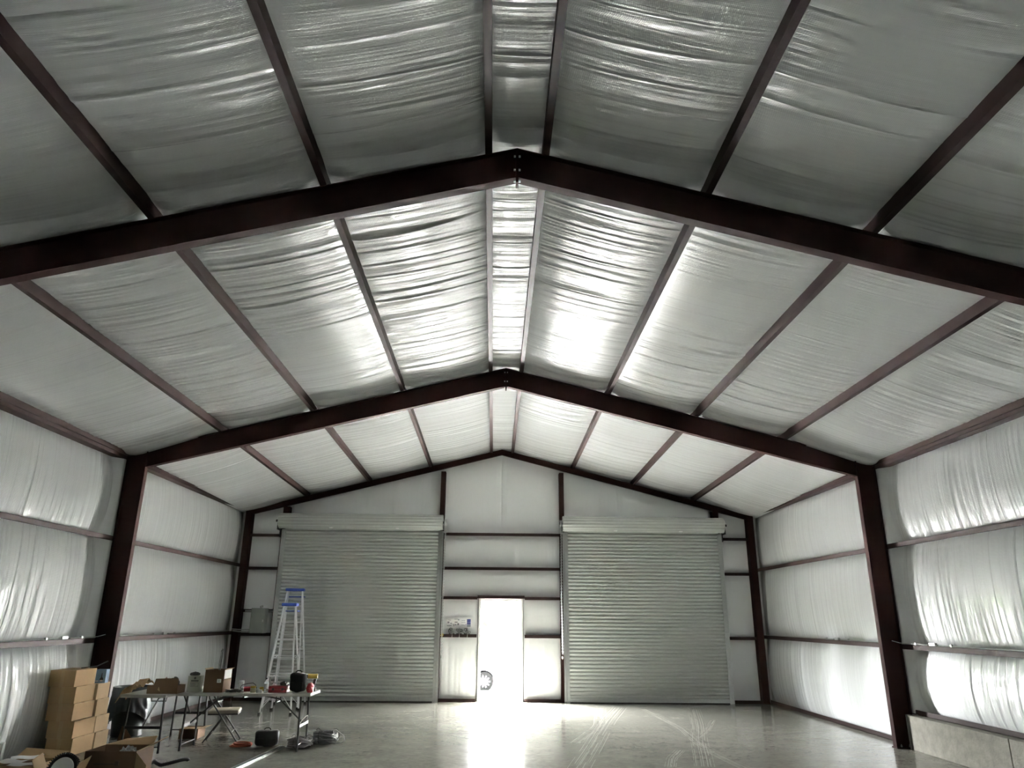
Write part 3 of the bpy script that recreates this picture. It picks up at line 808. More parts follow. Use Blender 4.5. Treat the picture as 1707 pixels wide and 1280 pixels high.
# brown paper: crumpled sheet draped over the table end
nu, nv = 34, 26
s_, t_ = np.meshgrid(np.linspace(0, 1, nu), np.linspace(0, 1, nv), indexing='ij')
xx = -0.30 + 0.34 * s_; yy = -0.17 + 0.32 * t_
zz = TZ + 0.004 + 0.15 * np.clip(np.sin(np.clip((s_ - 0.12) / 0.95, 0, 1) * PI * 0.62), 0, 1) * (0.55 + 0.45 * np.sin(t_ * PI))
fold = np.abs(vnoise(s_ * 6 + 3, t_ * 5, 61) - 0.5) * 0.07 + np.abs(vnoise(s_ * 12, t_ * 11 + 4, 63) - 0.5) * 0.03
zz = zz + fold
hang = np.clip(-(xx + 0.0) - 0.24 + 0.05 * (vnoise(t_ * 4, s_, 3) - 0.5), 0, 1)
zz = zz - hang * 1.6
zz = np.maximum(zz, np.where(xx > -0.245, TZ + 0.003, 0.6))
me = bpy.data.meshes.new('crumpled_paper')
me.from_pydata(np.stack([xx, yy, zz - TZ], -1).reshape(-1, 3).tolist(), [], [(i * nv + j, (i + 1) * nv + j, (i + 1) * nv + j + 1, i * nv + j + 1) for i in range(nu - 1) for j in range(nv - 1)])
o = add_obj('crumpled_paper', me, KRAFT); o.location = (-4.79, 10.56, TZ)
md = o.modifiers.new('thickness', 'SOLIDIFY'); md.thickness = 0.003; md.offset = 1
tag(o, 'crumpled sheet of brown kraft paper hanging over the table edge', 'paper')
o = crumple('plastic_bag', (-4.67, 10.86, TZ), (0.13, 0.16, 0.17), BLKP, 71, 'crumpled black plastic bag beside the brown paper', 'bag')
# low torn carton
lc = carton((-4.545, 10.62, TZ), (0.40, 0.26, 0.10), 0.0, 'low torn brown carton with ragged flap on the table', m=CARDD, flaps=1, tape=False)
rg = [(-0.12, 0), (-0.10, 0.085), (-0.03, 0.088), (0.05, 0.092), (0.14, 0.092), (0.20, 0.090), (0.20, 0)]
mb = MB(); mb.prism([(x, -0.13, 0.10 + z) for x, z in rg], (0, 0.005, 0)); mb.build('back_flap', CARDD, lc)
rg = [(-0.20, 0), (-0.17, 0.05), (-0.10, 0.062), (-0.05, 0.03), (0.0, 0.045), (0.05, 0)]
mb = MB(); mb.prism([(x, 0.126, 0.10 + z) for x, z in rg], (0, 0.005, 0.0)); mb.build('flap', CARDD, lc)
mb = MB(); mb.prism([(-0.06, -0.136, 0.05), (-0.02, -0.15, 0.03), (-0.045, -0.136, 0.085)], (0, 0.003, 0)); mb.build('torn_scrap', CARDL, lc)
crumple('rag', (-4.46, 10.66, TZ + 0.006), (0.15, 0.13, 0.23), mat('dark_rag', (0.05, 0.04, 0.035), 0.8), 81, 'dark crumpled rag sticking out of the low torn carton', 'rag')
o = crumple('rag', (-4.58, 10.66, TZ + 0.006), (0.06, 0.06, 0.235), mat('pink_cloth', (0.40, 0.24, 0.25), 0.8), 83, 'pinkish cloth sticking out of the low torn carton', 'rag')
# pale printed carton
pc = empty('printed_carton', (-4.235, 10.80, TZ), 0.03, 'pale greenish carton with dark printed panel beside the tall carton', 'box')
mb = MB(); mb.box(-0.085, 0.085, -0.06, 0.06, 0, 0.205); mb.build('body', mat('pale_green_card', (0.40, 0.42, 0.34), 0.6, 0, 0.08), pc, bevel=0.003)
mb = MB()
mb.box(-0.04, 0.06, -0.0615, -0.0603, 0.135, 0.152)
for z0 in (0.07, 0.118): mb.box(-0.045, 0.062, -0.0615, -0.0603, z0, z0 + 0.003)
for x0 in (-0.045, 0.059): mb.box(x0, x0 + 0.003, -0.0615, -0.0603, 0.07, 0.12)
for k in range(5): mb.box(-0.035, 0.02 + 0.006 * (k % 3), -0.0615, -0.0603, 0.078 + k * 0.008, 0.081 + k * 0.008)
mb.cbox((0.01, -0.0609, 0.177), (0.026, 0.0012, 0.026), (0, 0.7, 0))
mb.build('print', mat('dark_ink', (0.05, 0.06, 0.05), 0.6), pc)
o = crumple('plastic_bag', (-4.25, 10.80, TZ + 0.206), (0.15, 0.10, 0.06), BLKP, 91, 'dark plastic wrap heaped on the pale printed carton', 'bag')
# tall open carton with rods
tc_ = carton((-3.945, 10.84, TZ), (0.265, 0.27, 0.285), -0.05, 'tall brown carton with upright rods and raised flaps on the table', m=CARDD, flaps=1, tape=False)
mb = MB(); mb.prism([(0.1325, -0.13, 0.285), (0.1325, 0.13, 0.285), (0.165, 0.13, 0.30), (0.165, -0.13, 0.30)], (0, 0, 0.004)); mb.build('flap', CARDL, tc_)
mb = MB(); mb.prism([(-0.1325, -0.13, 0.285), (-0.1325, 0.13, 0.285), (-0.148, 0.13, 0.30), (-0.148, -0.13, 0.30)], (0, 0, 0.004)); mb.build('flap', CARDL, tc_)
mb = MB(); mb.box(0.1326, 0.1335, -0.12, 0.12, 0.17, 0.284); mb.build('side_sheet', PAPER, tc_)
mb = MB(); mb.box(0.045, 0.10, -0.1365, -0.1355, 0.125, 0.17); mb.build('shipping_label', PAPER, tc_)
mb = MB()
for k in range(4): mb.box(0.052, 0.088 - 0.006 * (k % 2), -0.1375, -0.1366, 0.132 + k * 0.009, 0.136 + k * 0.009)
mb.build('label_print', BLKP, tc_)
for x, y, h, r, lab in ((-0.01, 0.04, 0.54, 0.010, 'thick grey rod standing upright in the tall carton'), (-0.045, 0.08, 0.52, 0.004, 'thin grey rod standing upright in the tall carton')):
    mb = MB(); mb.tube([(0, 0, 0), (0.015, 0.0, h)], r, 8); mb.lathe([(r * 1.5, h - 0.02), (r * 1.5, h + 0.006)], 8, Matrix.Translation((0.0145, 0, 0)))
    o = mb.build('metal_rod', mat('grey_rod', (0.16, 0.16, 0.16), 0.4, 0.6)); o.location = (-3.945 + x, 10.84 + y, TZ + 0.006); tag(o, lab, 'rod')
# plastic cup
o = MB().lathe([(0.028, 0), (0.030, 0.004), (0.041, 0.125), (0.044, 0.128), (0.044, 0.131), (0.039, 0.128), (0.028, 0.008), (0.0, 0.007)], 20).build('plastic_cup', CLEAR, None, smooth='auto')
o.location = (-3.67, 11.00, TZ); tag(o, 'clear ribbed plastic cup between tall carton and red tool', 'cup')
# dark cable heap and red corded tool
pts = []
rr = random.Random(5)
for k in range(90):
    a = k * 0.42; r = 0.05 + 0.025 * math.sin(k * 0.37)
    pts.append((r * 1.5 * math.cos(a) + 0.0006 * k, r * math.sin(a), 0.012 + 0.028 * (0.5 + 0.5 * math.sin(k * 0.61))))
o = MB().tube(pts, 0.0055, 6).build('power_cord', BLKP, None, smooth=True); o.location = (-3.68, 10.69, TZ); tag(o, 'tangled black power cord beside the red tool', 'cord')
e = empty('corded_tool', (-3.50, 10.80, TZ), 0.1, 'red corded hand tool with black looped cord', 'power tool')
mb = MB(); mb.tube([(-0.06, 0, 0.036), (0.055, 0, 0.040)], 0.034, 14); mb.build('body', RED, e, smooth='auto', bevel=0.006)
mb = MB(); mb.tube([(0.05, 0, 0.040), (0.085, 0, 0.042)], 0.020, 12); mb.build('nose', DARKM, e, smooth='auto')
mb = MB(); mb.tube([(-0.06, 0, 0.04), (-0.11, 0.01, 0.05), (-0.10, 0.02, 0.085), (-0.03, 0.02, 0.105), (0.05, 0.015, 0.115), (0.085, 0.02, 0.09), (0.10, 0.03, 0.05), (0.09, 0.05, 0.01), (0.0, 0.07, 0.008)], 0.005, 6); mb.build('cord', BLKP, e, smooth=True)
# jar, tape rolls, cans
e = empty('plastic_jar', (-3.415, 10.73, TZ), 0, 'squat jar with yellow lid on the table', 'jar')
mb = MB(); mb.lathe([(0.034, 0), (0.037, 0.004), (0.037, 0.055), (0.033, 0.062)], 18); mb.build('body', mat('pale_label', (0.42, 0.40, 0.28), 0.4, 0, 0.3, 30), e, smooth='auto')
mb = MB(); mb.lathe([(0.035, 0.060), (0.036, 0.064), (0.036, 0.080), (0.033, 0.083)], 18); mb.build('lid', YELLOW, e, smooth='auto')
for i, (x, y, r, h, m, lab) in enumerate(((-3.345, 10.72, 0.026, 0.045, GALV, 'small silver tin between the yellow lidded jar and the bottle'), (-3.30, 10.71, 0.018, 0.038, PAPER, 'small white bottle cap tub next to the clear bottle'))):
    o = MB().lathe([(r * 0.95, 0), (r, 0.003), (r, h - 0.006), (r * 1.05, h - 0.005), (r * 1.05, h), (r * 0.9, h + 0.001)], 16).build('tin', m, None, smooth='auto'); o.location = (x, y, TZ); tag(o, lab, 'tin')
o = MB().tube([(0.045 * math.cos(a), 0.038 * math.sin(a), 0.012 + 0.006 * math.sin(3 * a) + 0.0009 * i) for i, a in enumerate([k * 0.5 for k in range(52)])], 0.006, 6).build('wire_bundle', YELLOW, None, smooth=True)
o.location = (-3.32, 10.86, TZ); tag(o, 'small heap of yellow wire behind the tins', 'wire')
# bottles
e = empty('water_bottle', (-3.235, 10.71, TZ), 0, 'clear plastic bottle with printed label and dark cap', 'bottle')
mb = MB(); mb.lathe([(0.026, 0), (0.030, 0.005), (0.030, 0.12), (0.028, 0.14), (0.014, 0.165), (0.012, 0.175)], 18); mb.build('body', CLEAR, e, smooth='auto')
mb = MB(); mb.lathe([(0.0305, 0.05), (0.0305, 0.118)], 18); mb.build('wrapper', mat('bottle_label', (0.42, 0.44, 0.44), 0.4, 0, 0.6, 45), e, smooth='auto')
mb = MB(); mb.lathe([(0.014, 0.173), (0.0145, 0.176), (0.0145, 0.190), (0.012, 0.192)], 14); mb.build('cap', DARKM, e)
e = empty('water_bottle', (-3.19, 10.95, TZ), 0, 'clear pump bottle with thin white stem behind the red case', 'bottle')
mb = MB(); mb.lathe([(0.024, 0), (0.027, 0.004), (0.027, 0.09), (0.012, 0.105), (0.010, 0.112)], 16); mb.build('body', CLEAR, e, smooth='auto')
mb = MB(); mb.tube([(0, 0, 0.11), (0, 0, 0.20), (-0.03, 0, 0.202)], 0.005, 8); mb.build('pump', PAPER, e)
# red case
e = empty('tool_case', (-3.085, 10.80, TZ), 0.0, 'flat red plastic case lying next to the black bag', 'case')
mb = MB(); mb.box(-0.12, 0.13, -0.09, 0.09, 0, 0.045); mb.build('base', RED, e, bevel=0.008)
mb = MB(); mb.box(-0.12, 0.13, -0.09, 0.09, 0.047, 0.085); mb.build('lid', RED, e, bevel=0.010)
for x in (-0.07, 0.06):
    mb = MB(); mb.box(x, x + 0.03, -0.096, -0.089, 0.03, 0.062); mb.build('latch', DARKM, e)
crumple('glove', (-3.03, 10.83, TZ + 0.085), (0.11, 0.08, 0.07), BLKP, 97, 'black crumpled glove lying on the red case', 'glove')
# black bag
def soft_box(sx, sy, sz, r, seed_, lumps=0.01):
    bm = bmesh.new(); bmesh.ops.create_cube(bm, size=1.0)
    bmesh.ops.scale(bm, vec=(sx, sy, sz), verts=bm.verts)
    bmesh.ops.bevel(bm, geom=list(bm.edges), offset=r, segments=4, affect='EDGES', profile=0.5)
    bmesh.ops.subdivide_edges(bm, edges=[e for e in bm.edges if e.calc_length() > 0.05], cuts=4, use_grid_fill=True)
    for v in bm.verts:
        c = v.co; d = float(vnoise(np.array([c.x * 14 + 3]), np.array([c.y * 11 + c.z * 13 + 7]), seed_)[0]) - 0.5
        v.co += v.co.normalized() * d * lumps
        v.co.z += sz / 2
    zmin = min(v.co.z for v in bm.verts)
    for v in bm.verts: v.co.z = max(v.co.z - zmin, 0.0)
    return bm
def black_bag(loc, rz, size, label, cat='bag'):
    e = empty('tool_bag', loc, rz, label, cat)
    bm = soft_box(*size, 0.055, 5, 0.02)
    me = bpy.data.meshes.new('body'); bm.to_mesh(me); bm.free(); me.polygons.foreach_set('use_smooth', [True] * len(me.polygons))
    add_obj('body', me, BLACK, e)
    h = size[2]
    mb = MB(); mb.tube([(-0.045, 0, h - 0.012), (-0.04, 0, h + 0.018), (-0.02, 0, h + 0.032), (0.02, 0, h + 0.032), (0.04, 0, h + 0.018), (0.045, 0, h - 0.012)], 0.009, 8); mb.build('handle', BLKP, e, smooth=True)
    mb = MB(); mb.box(-size[0] / 2 + 0.03, size[0] / 2 - 0.03, -size[1] / 2 - 0.006, -size[1] / 2 + 0.01, 0.03, h * 0.55); mb.build('pocket', BLACK, e, bevel=0.005)
    return e
black_bag((-2.83, 10.80, TZ), 0.0, (0.225, 0.17, 0.245), 'upright black soft bag with top handle on the table')
# drill and red sack at the table end
e = empty('cordless_drill', (-2.665, 10.97, TZ), 0.12, 'yellow and black cordless drill standing at the table end', 'power tool')
mb = MB(); mb.box(-0.03, 0.045, -0.03, 0.03, 0, 0.05); mb.build('battery', BLKP, e, bevel=0.006)
mb = MB(); mb.prism([(-0.012, -0.018, 0.05), (0.03, -0.018, 0.05), (0.045, -0.018, 0.16), (0.005, -0.018, 0.16)], (0, 0.036, 0)); mb.build('handle', BLKP, e, bevel=0.006)
mb = MB(); mb.tube([(-0.075, 0, 0.195), (0.06, 0, 0.195)], 0.032, 14); mb.build('motor_housing', YELLOW, e, smooth='auto', bevel=0.005)
mb = MB(); mb.tube([(-0.075, 0, 0.195), (-0.12, 0, 0.195), (-0.135, 0, 0.195)], [0.024, 0.02, 0.010], 12); mb.build('chuck', DARKM, e, smooth='auto')
crumple('plastic_sack', (-2.655, 10.79, TZ), (0.10, 0.12, 0.16), mat('red_film', (0.42, 0.05, 0.06), 0.25, 0, 0.3), 101, 'shiny red plastic sack at the table end', 'bag')

# ================================================================== THINGS ON THE FLOOR BY THE TABLES
black_bag((-3.27, 11.12, 0), 0.2, (0.32, 0.22, 0.20), 'black duffel bag on the floor next to the orange cord')
rr = random.Random(8)
def coil(name, loc, R, r, turns, h, m, label, cat, seed_, squash=0.75, tilt=0.0, n=22, jit=0.02):
    rr = random.Random(seed_); pts = []
    for k in range(int(turns * n)):
        a = 2 * PI * k / n; tt = k / n
        if k % n == 0: dr, dz, ox, oy = rr.uniform(-jit, jit), rr.uniform(0, h), rr.uniform(-jit, jit), rr.uniform(-jit, jit)
        rad = R + dr
        pts.append((rad * math.cos(a) + ox, rad * squash * math.sin(a) + oy, r + dz * (0.8 + 0.2 * math.sin(a * 2 + seed_))))
    # smooth the jumps between turns
    P = np.array(pts); K = 7
    ker = np.ones(K) / K
    P = np.stack([np.convolve(np.pad(P[:, i], (K // 2, K // 2), 'edge'), ker, 'valid') for i in range(3)], 1)
    o = MB().tube(P.tolist(), r, 6).build(name, m, None, smooth=True)
    o.location = loc
    return tag(o, label, cat)
coil('extension_cord', (-3.60, 11.10, 0), 0.13, 0.006, 11, 0.05, ORANGE, 'orange extension cord coiled on the floor beside the duffel bag', 'cord', 3, 0.7, jit=0.035)
c1 = empty('cable_coil', (-2.80, 11.08, 0), 0, 'thick coil of grey cable on the floor in front of the table leg', 'cable', 'grey cable coils')
c2 = empty('cable_coil', (-2.53, 11.42, 0), 0, 'grey cable coil with one loose loop on the floor', 'cable', 'grey cable coils')
a = coil('windings', (0, 0, 0), 0.125, 0.0075, 75, 0.125, WIRE, None, None, 5, 0.9, jit=0.05); a.parent = c1
a = coil('windings', (0, 0, 0), 0.145, 0.0075, 75, 0.16, mat('dark_grey_cable', (0.15, 0.15, 0.155), 0.45, 0.1, 0.2, 40), None, None, 6, 0.85, jit=0.045); a.parent = c2
for c_, R, h in ((c1, 0.125, 0.135), (c2, 0.145, 0.17)):
    for ang in (0.4, 2.5, 4.4):
        x, y = R * math.cos(ang), R * 0.83 * math.sin(ang)
        d = Vector((math.cos(ang), math.sin(ang), 0))
        mb = MB(); mb.tube([(x + d.x * 0.058 * math.cos(t), y + d.y * 0.058 * math.cos(t), h / 2 + 0.006 + (h / 2 + 0.006) * math.sin(t)) for t in [2 * PI * k / 14 for k in range(14)]], 0.004, 5, closed=True)
        mb.build('cable_tie', BLKP, c_)
mb = MB(); mb.tube([(-0.15, 0.02, 0.15), (0.02, -0.06, 0.175), (0.16, -0.02, 0.17), (0.27, -0.03, 0.10), (0.30, -0.07, 0.04), (0.24, -0.12, 0.012), (0.10, -0.14, 0.03), (-0.05, -0.15, 0.09)], 0.006, 6); mb.build('loose_loop', WIRE, c2, smooth=True)
mb = MB(); mb.tube([(0, 0, 0.215), (0.004, 0.0, 0.36), (0.05, 0.02, 0.43), (0.10, 0.05, 0.44), (0.128, 0.06, 0.40)], 0.0055, 6)
pts = [(0.0, 0.0, -0.32), (0.01, 0, -0.15), (0.03, 0.02, 0.02), (0.06, 0.1, 0.07), (0.09, 0.25, 0.07), (0.10, 0.40, 0.05)]
o = MB().tube([(-2.745, 10.70, 0.32), (-2.72, 10.76, 0.375), (-2.70, 10.88, 0.41), (-2.71, 11.02, 0.405), (-2.73, 11.10, 0.37), (-2.74, 11.12, 0.329)], 0.006, 6).build('white_cable', PAPER, None, smooth=True)
tag(o, 'short white cable arching between the legs of the folding table', 'cable')
for i, (dx, r, m, lab) in enumerate(((0.0, 0.011, GALV, 'thinner galvanized conduit pipe on the floor, edge of the bundle facing the wall'), (0.028, 0.013, mat('dark_conduit', (0.12, 0.13, 0.13), 0.3, 0.8), 'dark conduit pipe lying in the middle of the floor bundle'), (0.059, 0.015, mat('bright_conduit', (0.62, 0.64, 0.64), 0.22, 0.95), 'bright galvanized conduit pipe on the floor, edge of the bundle facing the open floor'), (0.088, 0.009, GALV, 'slim conduit pipe lying loose beside the bright pipe'))):
    e = empty('conduit_pipe', (-3.065 + dx, 11.02 - 0.02 * i, r), 0, lab, 'pipe', 'conduit pipes on the floor')
    L_ = 3.0
    mb = MB(); mb.tube([(0, 0, 0), (-0.25 * L_ / 3.0 - 0.02 * i * 0, -L_, 0)], r, 10); mb.build('tube', m, e, smooth='auto')
    mb = MB(); mb.tube([(0.002, 0.02, 0), (-0.0, -0.03, 0)], r * 1.0 + 0.0015, 10); mb.build('coupling', GALV, e, smooth='auto')

# lined waste bin behind the boxes
e = empty('waste_bin', (-5.60, 11.98, 0), 0, 'dark waste bin with grey plastic liner behind the tables', 'bin')
mb = MB(); mb.lathe([(0.20, 0.0), (0.215, 0.01), (0.255, 0.64), (0.265, 0.65), (0.265, 0.665), (0.250, 0.665), (0.205, 0.03), (0.0, 0.025)], 26); mb.build('bin_body', mat('dark_green_plastic', (0.012, 0.018, 0.017), 0.45), e, smooth='auto')
nu, nv = 60, 14
vs = []; fs = []
for i in range(nu):
    a = 2 * PI * i / nu
    for j in range(nv):
        t = j / (nv - 1)
        n1 = float(vnoise(np.array([math.cos(a) * 3 + 5]), np.array([math.sin(a) * 3 + t * 1.3 + 9]), 55)[0]) - 0.5
        drop = 0.42 + 0.10 * math.sin(a * 2 + 1)
        r = 0.274 + 0.028 * abs(math.sin(a * 9 + n1 * 5)) * (0.25 + t) + 0.045 * n1 * t
        vs.append((r * math.cos(a), r * math.sin(a), 0.685 - drop * t - (0.0 if j else 0.0)))
for i in range(nu):
    for j in range(nv - 1):
        k = (i + 1) % nu; fs.append((i * nv + j, i * nv + j + 1, k * nv + j + 1, k * nv + j))
mb = MB(); mb.add(vs, fs); mb.build('liner', mat('smoky_liner', (0.04, 0.05, 0.055), 0.42, 0, 0.3, 8), e, smooth=True)
# loose cardboard sheet leaning by the stacks
mb = MB(); mb.prism([(-0.10, 0, 0), (0.13, 0, 0), (-0.02, 0.04, 0.17), (-0.08, 0.05, 0.20)], (0, 0.005, 0)); o = mb.build('cardboard_scrap', CARDD); o.location = (-5.36, 11.42, 0); o.rotation_euler = (0, 0, 0.1)
tag(o, 'torn triangular cardboard scrap on the floor next to the waste bin', 'cardboard')

# ================================================================== FOREGROUND CLUTTER
fb = carton((-4.20, 8.82, 0), (0.54, 0.42, 0.33), 0.0, 'large dark open carton with foam inside next to the lamp carton', m=CARDD, flaps=1, tape=False)
mb = MB(); mb.prism([(0.27, -0.20, 0.33), (0.27, 0.20, 0.33), (0.42, 0.20, 0.415), (0.42, -0.20, 0.40)], (0, 0, 0.005)); mb.build('flap', CARDL, fb)
mb = MB(); mb.prism([(0.272, -0.21, 0.32), (0.40, -0.225, 0.20), (0.40, -0.225, 0.10), (0.272, -0.21, 0.10)], (0, 0.005, 0)); mb.build('flap', CARDL, fb)
mb = MB(); mb.prism([(-0.26, 0.205, 0.33), (0.26, 0.205, 0.33), (0.24, 0.34, 0.40), (-0.10, 0.34, 0.37)], (0, 0, 0.005)); mb.build('flap', CARD, fb)
mb = MB(); mb.box(-0.16, 0.10, -0.2125, -0.2105, 0.20, 0.215); mb.box(0.06, 0.10, -0.2125, -0.2105, 0.19, 0.235); mb.build('print', mat('brown_ink', (0.07, 0.04, 0.025), 0.7), fb)
crumple('plastic_film', (-4.10, 8.82, 0.006), (0.24, 0.28, 0.46), CLEAR, 111, 'crumpled clear packing film inside the large dark carton', 'film', sharp=0.25)
# round high-bay lamp in its carton
lb = carton((-4.60, 8.42, 0), (0.36, 0.30, 0.13), 0.0, 'open carton holding the round lamp', m=CARD, flaps=1, tape=False)
mb = MB(); mb.prism([(-0.18, -0.10, 0.13), (-0.18, 0.12, 0.13), (-0.265, 0.10, 0.33), (-0.25, -0.10, 0.29)], (0.005, 0, 0)); mb.build('flap', CARDL, lb)
mb = MB(); mb.prism([(0.18, -0.12, 0.13), (0.18, 0.10, 0.13), (0.235, 0.12, 0.30), (0.23, -0.10, 0.26)], (0.005, 0, 0)); mb.build('flap', CARDL, lb)
mb = MB(); mb.prism([(-0.17, -0.15, 0.13), (0.17, -0.15, 0.13), (0.16, -0.22, 0.20), (-0.16, -0.22, 0.20)], (0, 0.0, 0.005)); mb.build('flap', CARD, lb)
hb = empty('high_bay_lamp', (-4.60, 8.46, 0.012), 0, 'round lamp with white diffuser and dark finned rim set in an open carton', 'lamp')
tilt = Matrix.Translation((0, 0, 0.165)) @ Euler((math.radians(72), 0, 0)).to_matrix().to_4x4()
mb = MB(); mb.lathe([(0.145, -0.03), (0.150, 0.0), (0.150, 0.012), (0.125, 0.016), (0.118, 0.008)], 40, tilt); mb.build('housing', DARKM, hb, smooth='auto')
mb = MB()
for k in range(44):
    a = 2 * PI * k / 44
    m4 = tilt @ Euler((0, 0, a)).to_matrix().to_4x4() @ Matrix.Translation((0.152, 0, -0.012)); mb.box(-0.012, 0.012, -0.004, 0.004, -0.03, 0.028, m4)
mb.build('cooling_fins', BLKP, hb)
mb = MB(); mb.lathe([(0.119, 0.008), (0.112, 0.016), (0.05, 0.022), (0.0005, 0.023)], 36, tilt); mb.build('diffuser', mat('opal_diffuser', (0.72, 0.75, 0.76), 0.3, 0, 0.04), hb, smooth='auto')
mb = MB(); mb.lathe([(0.012, 0.022), (0.010, 0.027), (0.0005, 0.028)], 16, tilt); mb.build('sensor', GALV, hb)
# open carton with papers
ob = carton((-5.10, 8.62, 0), (0.46, 0.44, 0.22), 0.0, 'open brown carton with papers strewn on top against the wall', m=CARD, flaps=1, tape=False)
mb = MB(); mb.prism([(-0.23, 0.22, 0.22), (0.23, 0.22, 0.22), (0.28, 0.35, 0.27), (-0.2, 0.35, 0.30)], (0, 0, 0.005)); mb.build('flap', CARD, ob)
mb = MB(); mb.box(-0.22, 0.22, -0.21, 0.21, 0.01, 0.2); mb.build('filling', CARDD, ob, bevel=0.01)
for i, (x, y, z, rx, rz, w, h, lab) in enumerate(((-5.05, 8.58, 0.262, 0.0, 0.5, 0.30, 0.21, 'white paper sheet lying uppermost on the open carton'), (-5.15, 8.50, 0.238, 0.0, -0.25, 0.28, 0.20, 'curled white instruction sheet beneath the uppermost sheet'), (-5.02, 8.52, 0.214, 0.0, 0.12, 0.28, 0.2, 'pale folded leaflet at the edge of the open carton'))):
    vs = []; fs = []
    for a in range(9):
        for b in range(7):
            u, v = a / 8 - .5, b / 6 - .5
            vs.append((u * w, v * h, 0.006 * math.sin(a * 0.9 + i) + 0.004 * math.cos(b * 1.1 + i) + 0.022))
    for a in range(8):
        for b in range(6): k = a * 7 + b; fs.append((k, k + 7, k + 8, k + 1))
    me = bpy.data.meshes.new('paper_sheet'); me.from_pydata(vs, [], fs); o = add_obj('paper_sheet', me, PAPER)
    o.location = (x, y, z - 0.012); o.rotation_euler = (rx, 0.0, rz); md = o.modifiers.new('thickness', 'SOLIDIFY'); md.thickness = 0.001
    tag(o, lab, 'paper')
e = empty('foam_block', (-5.47, 8.66, 0), 0.12, 'white foam packing piece with ribs leaning against the wall', 'packing')
mb = MB(); mb.box(-0.10, 0.10, -0.03, 0.03, 0, 0.40); mb.build('slab', WHITEP, e, bevel=0.006)
for k in range(3):
    mb = MB(); mb.box(-0.085 + k * 0.06, -0.045 + k * 0.06, -0.045, -0.029, 0.03, 0.37); mb.build('rib', WHITEP, e, bevel=0.004)
# black hose
pts = []
for k in range(70):
    t = k / 69.0
    a = 0.4 + t * 7.5; r = 0.10 + 0.06 * math.sin(t * 3)
    pts.append((-0.20 + 0.48 * t + 0.05 * math.cos(a), 0.10 * math.sin(a), 0.022 + 0.05 * abs(math.sin(t * 6)) * t))
o = MB().tube(pts, [0.020 + 0.003 * (k % 2) for k in range(70)], 10).build('hose', BLKP, None, smooth=True); o.location = (-4.10, 9.72, 0); tag(o, 'black ribbed hose curled on the floor near the tables', 'hose')
mb = MB(); 

# ================================================================== FITTINGS ON THE WALLS
eb = empty('breaker_cabinet', (-5.235, Y3 - 0.075, 1.365), 0, 'grey steel breaker cabinet mounted on the girt beside the roller door', 'breaker cabinet')
mb = MB(); mb.box(-0.15, 0.15, -0.26, -0.03, 0, 0.515); mb.build('enclosure', GREYBOX, eb, bevel=0.006)
mb = MB(); mb.box(-0.142, 0.142, -0.272, -0.259, 0.008, 0.507); mb.build('cover', GREYBOX, eb, bevel=0.003)
mb = MB(); mb.box(0.115, 0.128, -0.285, -0.270, 0.23, 0.28); mb.build('latch', GALV, eb)
mb = MB(); mb.tube([(0.02, -0.14, 0.51), (0.02, -0.14, 0.56)], 0.028, 10); mb.tube([(0.02, -0.14, 0.55), (0.06, -0.14, 0.56)], 0.02, 8); mb.build('hub', GALV, eb)
mb = MB(); mb.box(-0.36, 0.24, -0.03, -0.004, 0.44, 0.475); mb.build('strut', GALV, eb)
mb = MB(); mb.tube([(-0.15, -0.1, 0.03), (-0.42, -0.1, 0.03), (-0.56, -0.09, 0.045)], 0.014, 8); mb.tube([(-0.15, -0.1, 0.075), (-0.42, -0.1, 0.07), (-0.57, -0.09, 0.08)], 0.010, 8); mb.build('conduit', GALV, eb)

def wall_conduit(s, ya, yb, yj, label, tail=0):
    e = empty('electrical_conduit', (s * 5.885, yj, 1.397), 0, label, 'conduit', 'conduits along the wall girts')
    mb = MB(); mb.tube([(0, ya - yj, 0.009), (0, yb - yj, 0.009)], 0.008, 8); mb.build('pipe', GALV, e, smooth='auto')
    mb = MB(); mb.box(-0.018, 0.018, -0.07, 0.07, -0.0, 0.04); j = mb.build('junction_box', GALV, e, bevel=0.004)
    for q in (-1, 1):
        mb = MB(); mb.tube([(0, q * 0.07, 0.012), (0, q * 0.12, 0.012)], 0.013, 8); mb.build('connector', mat('bright_conduit', (0.62, 0.64, 0.64), 0.22, 0.95), e)
        mb = MB(); mb.box(-0.014, 0.014, q * 0.42 - 0.018, q * 0.42 + 0.018, -0.0, 0.03); mb.build('strap', GALV, e)
    if tail:
        mb = MB(); mb.tube([(0, yb - yj - 0.02, 0.013), (-s * 0.03, yb - yj + 0.0, 0.016), (-s * 0.13, yb - yj + 0.02, 0.045)], 0.006, 6); mb.build('wire_tail', GALV, e)
wall_conduit(-1, 6.0, 11.15, 10.36, 'thin metal conduit along the girt above the stacked boxes', 1)
wall_conduit(1, 6.0, 11.15, 10.35, 'thin metal conduit along the girt above the concrete kerb', 1)
wall_conduit(-1, 11.32, 16.6, 13.45, 'thin metal conduit along the girt towards the grey breaker cabinet')
wall_conduit(1, 11.32, 16.7, 13.25, 'thin metal conduit along the girt next to the empty roller door')

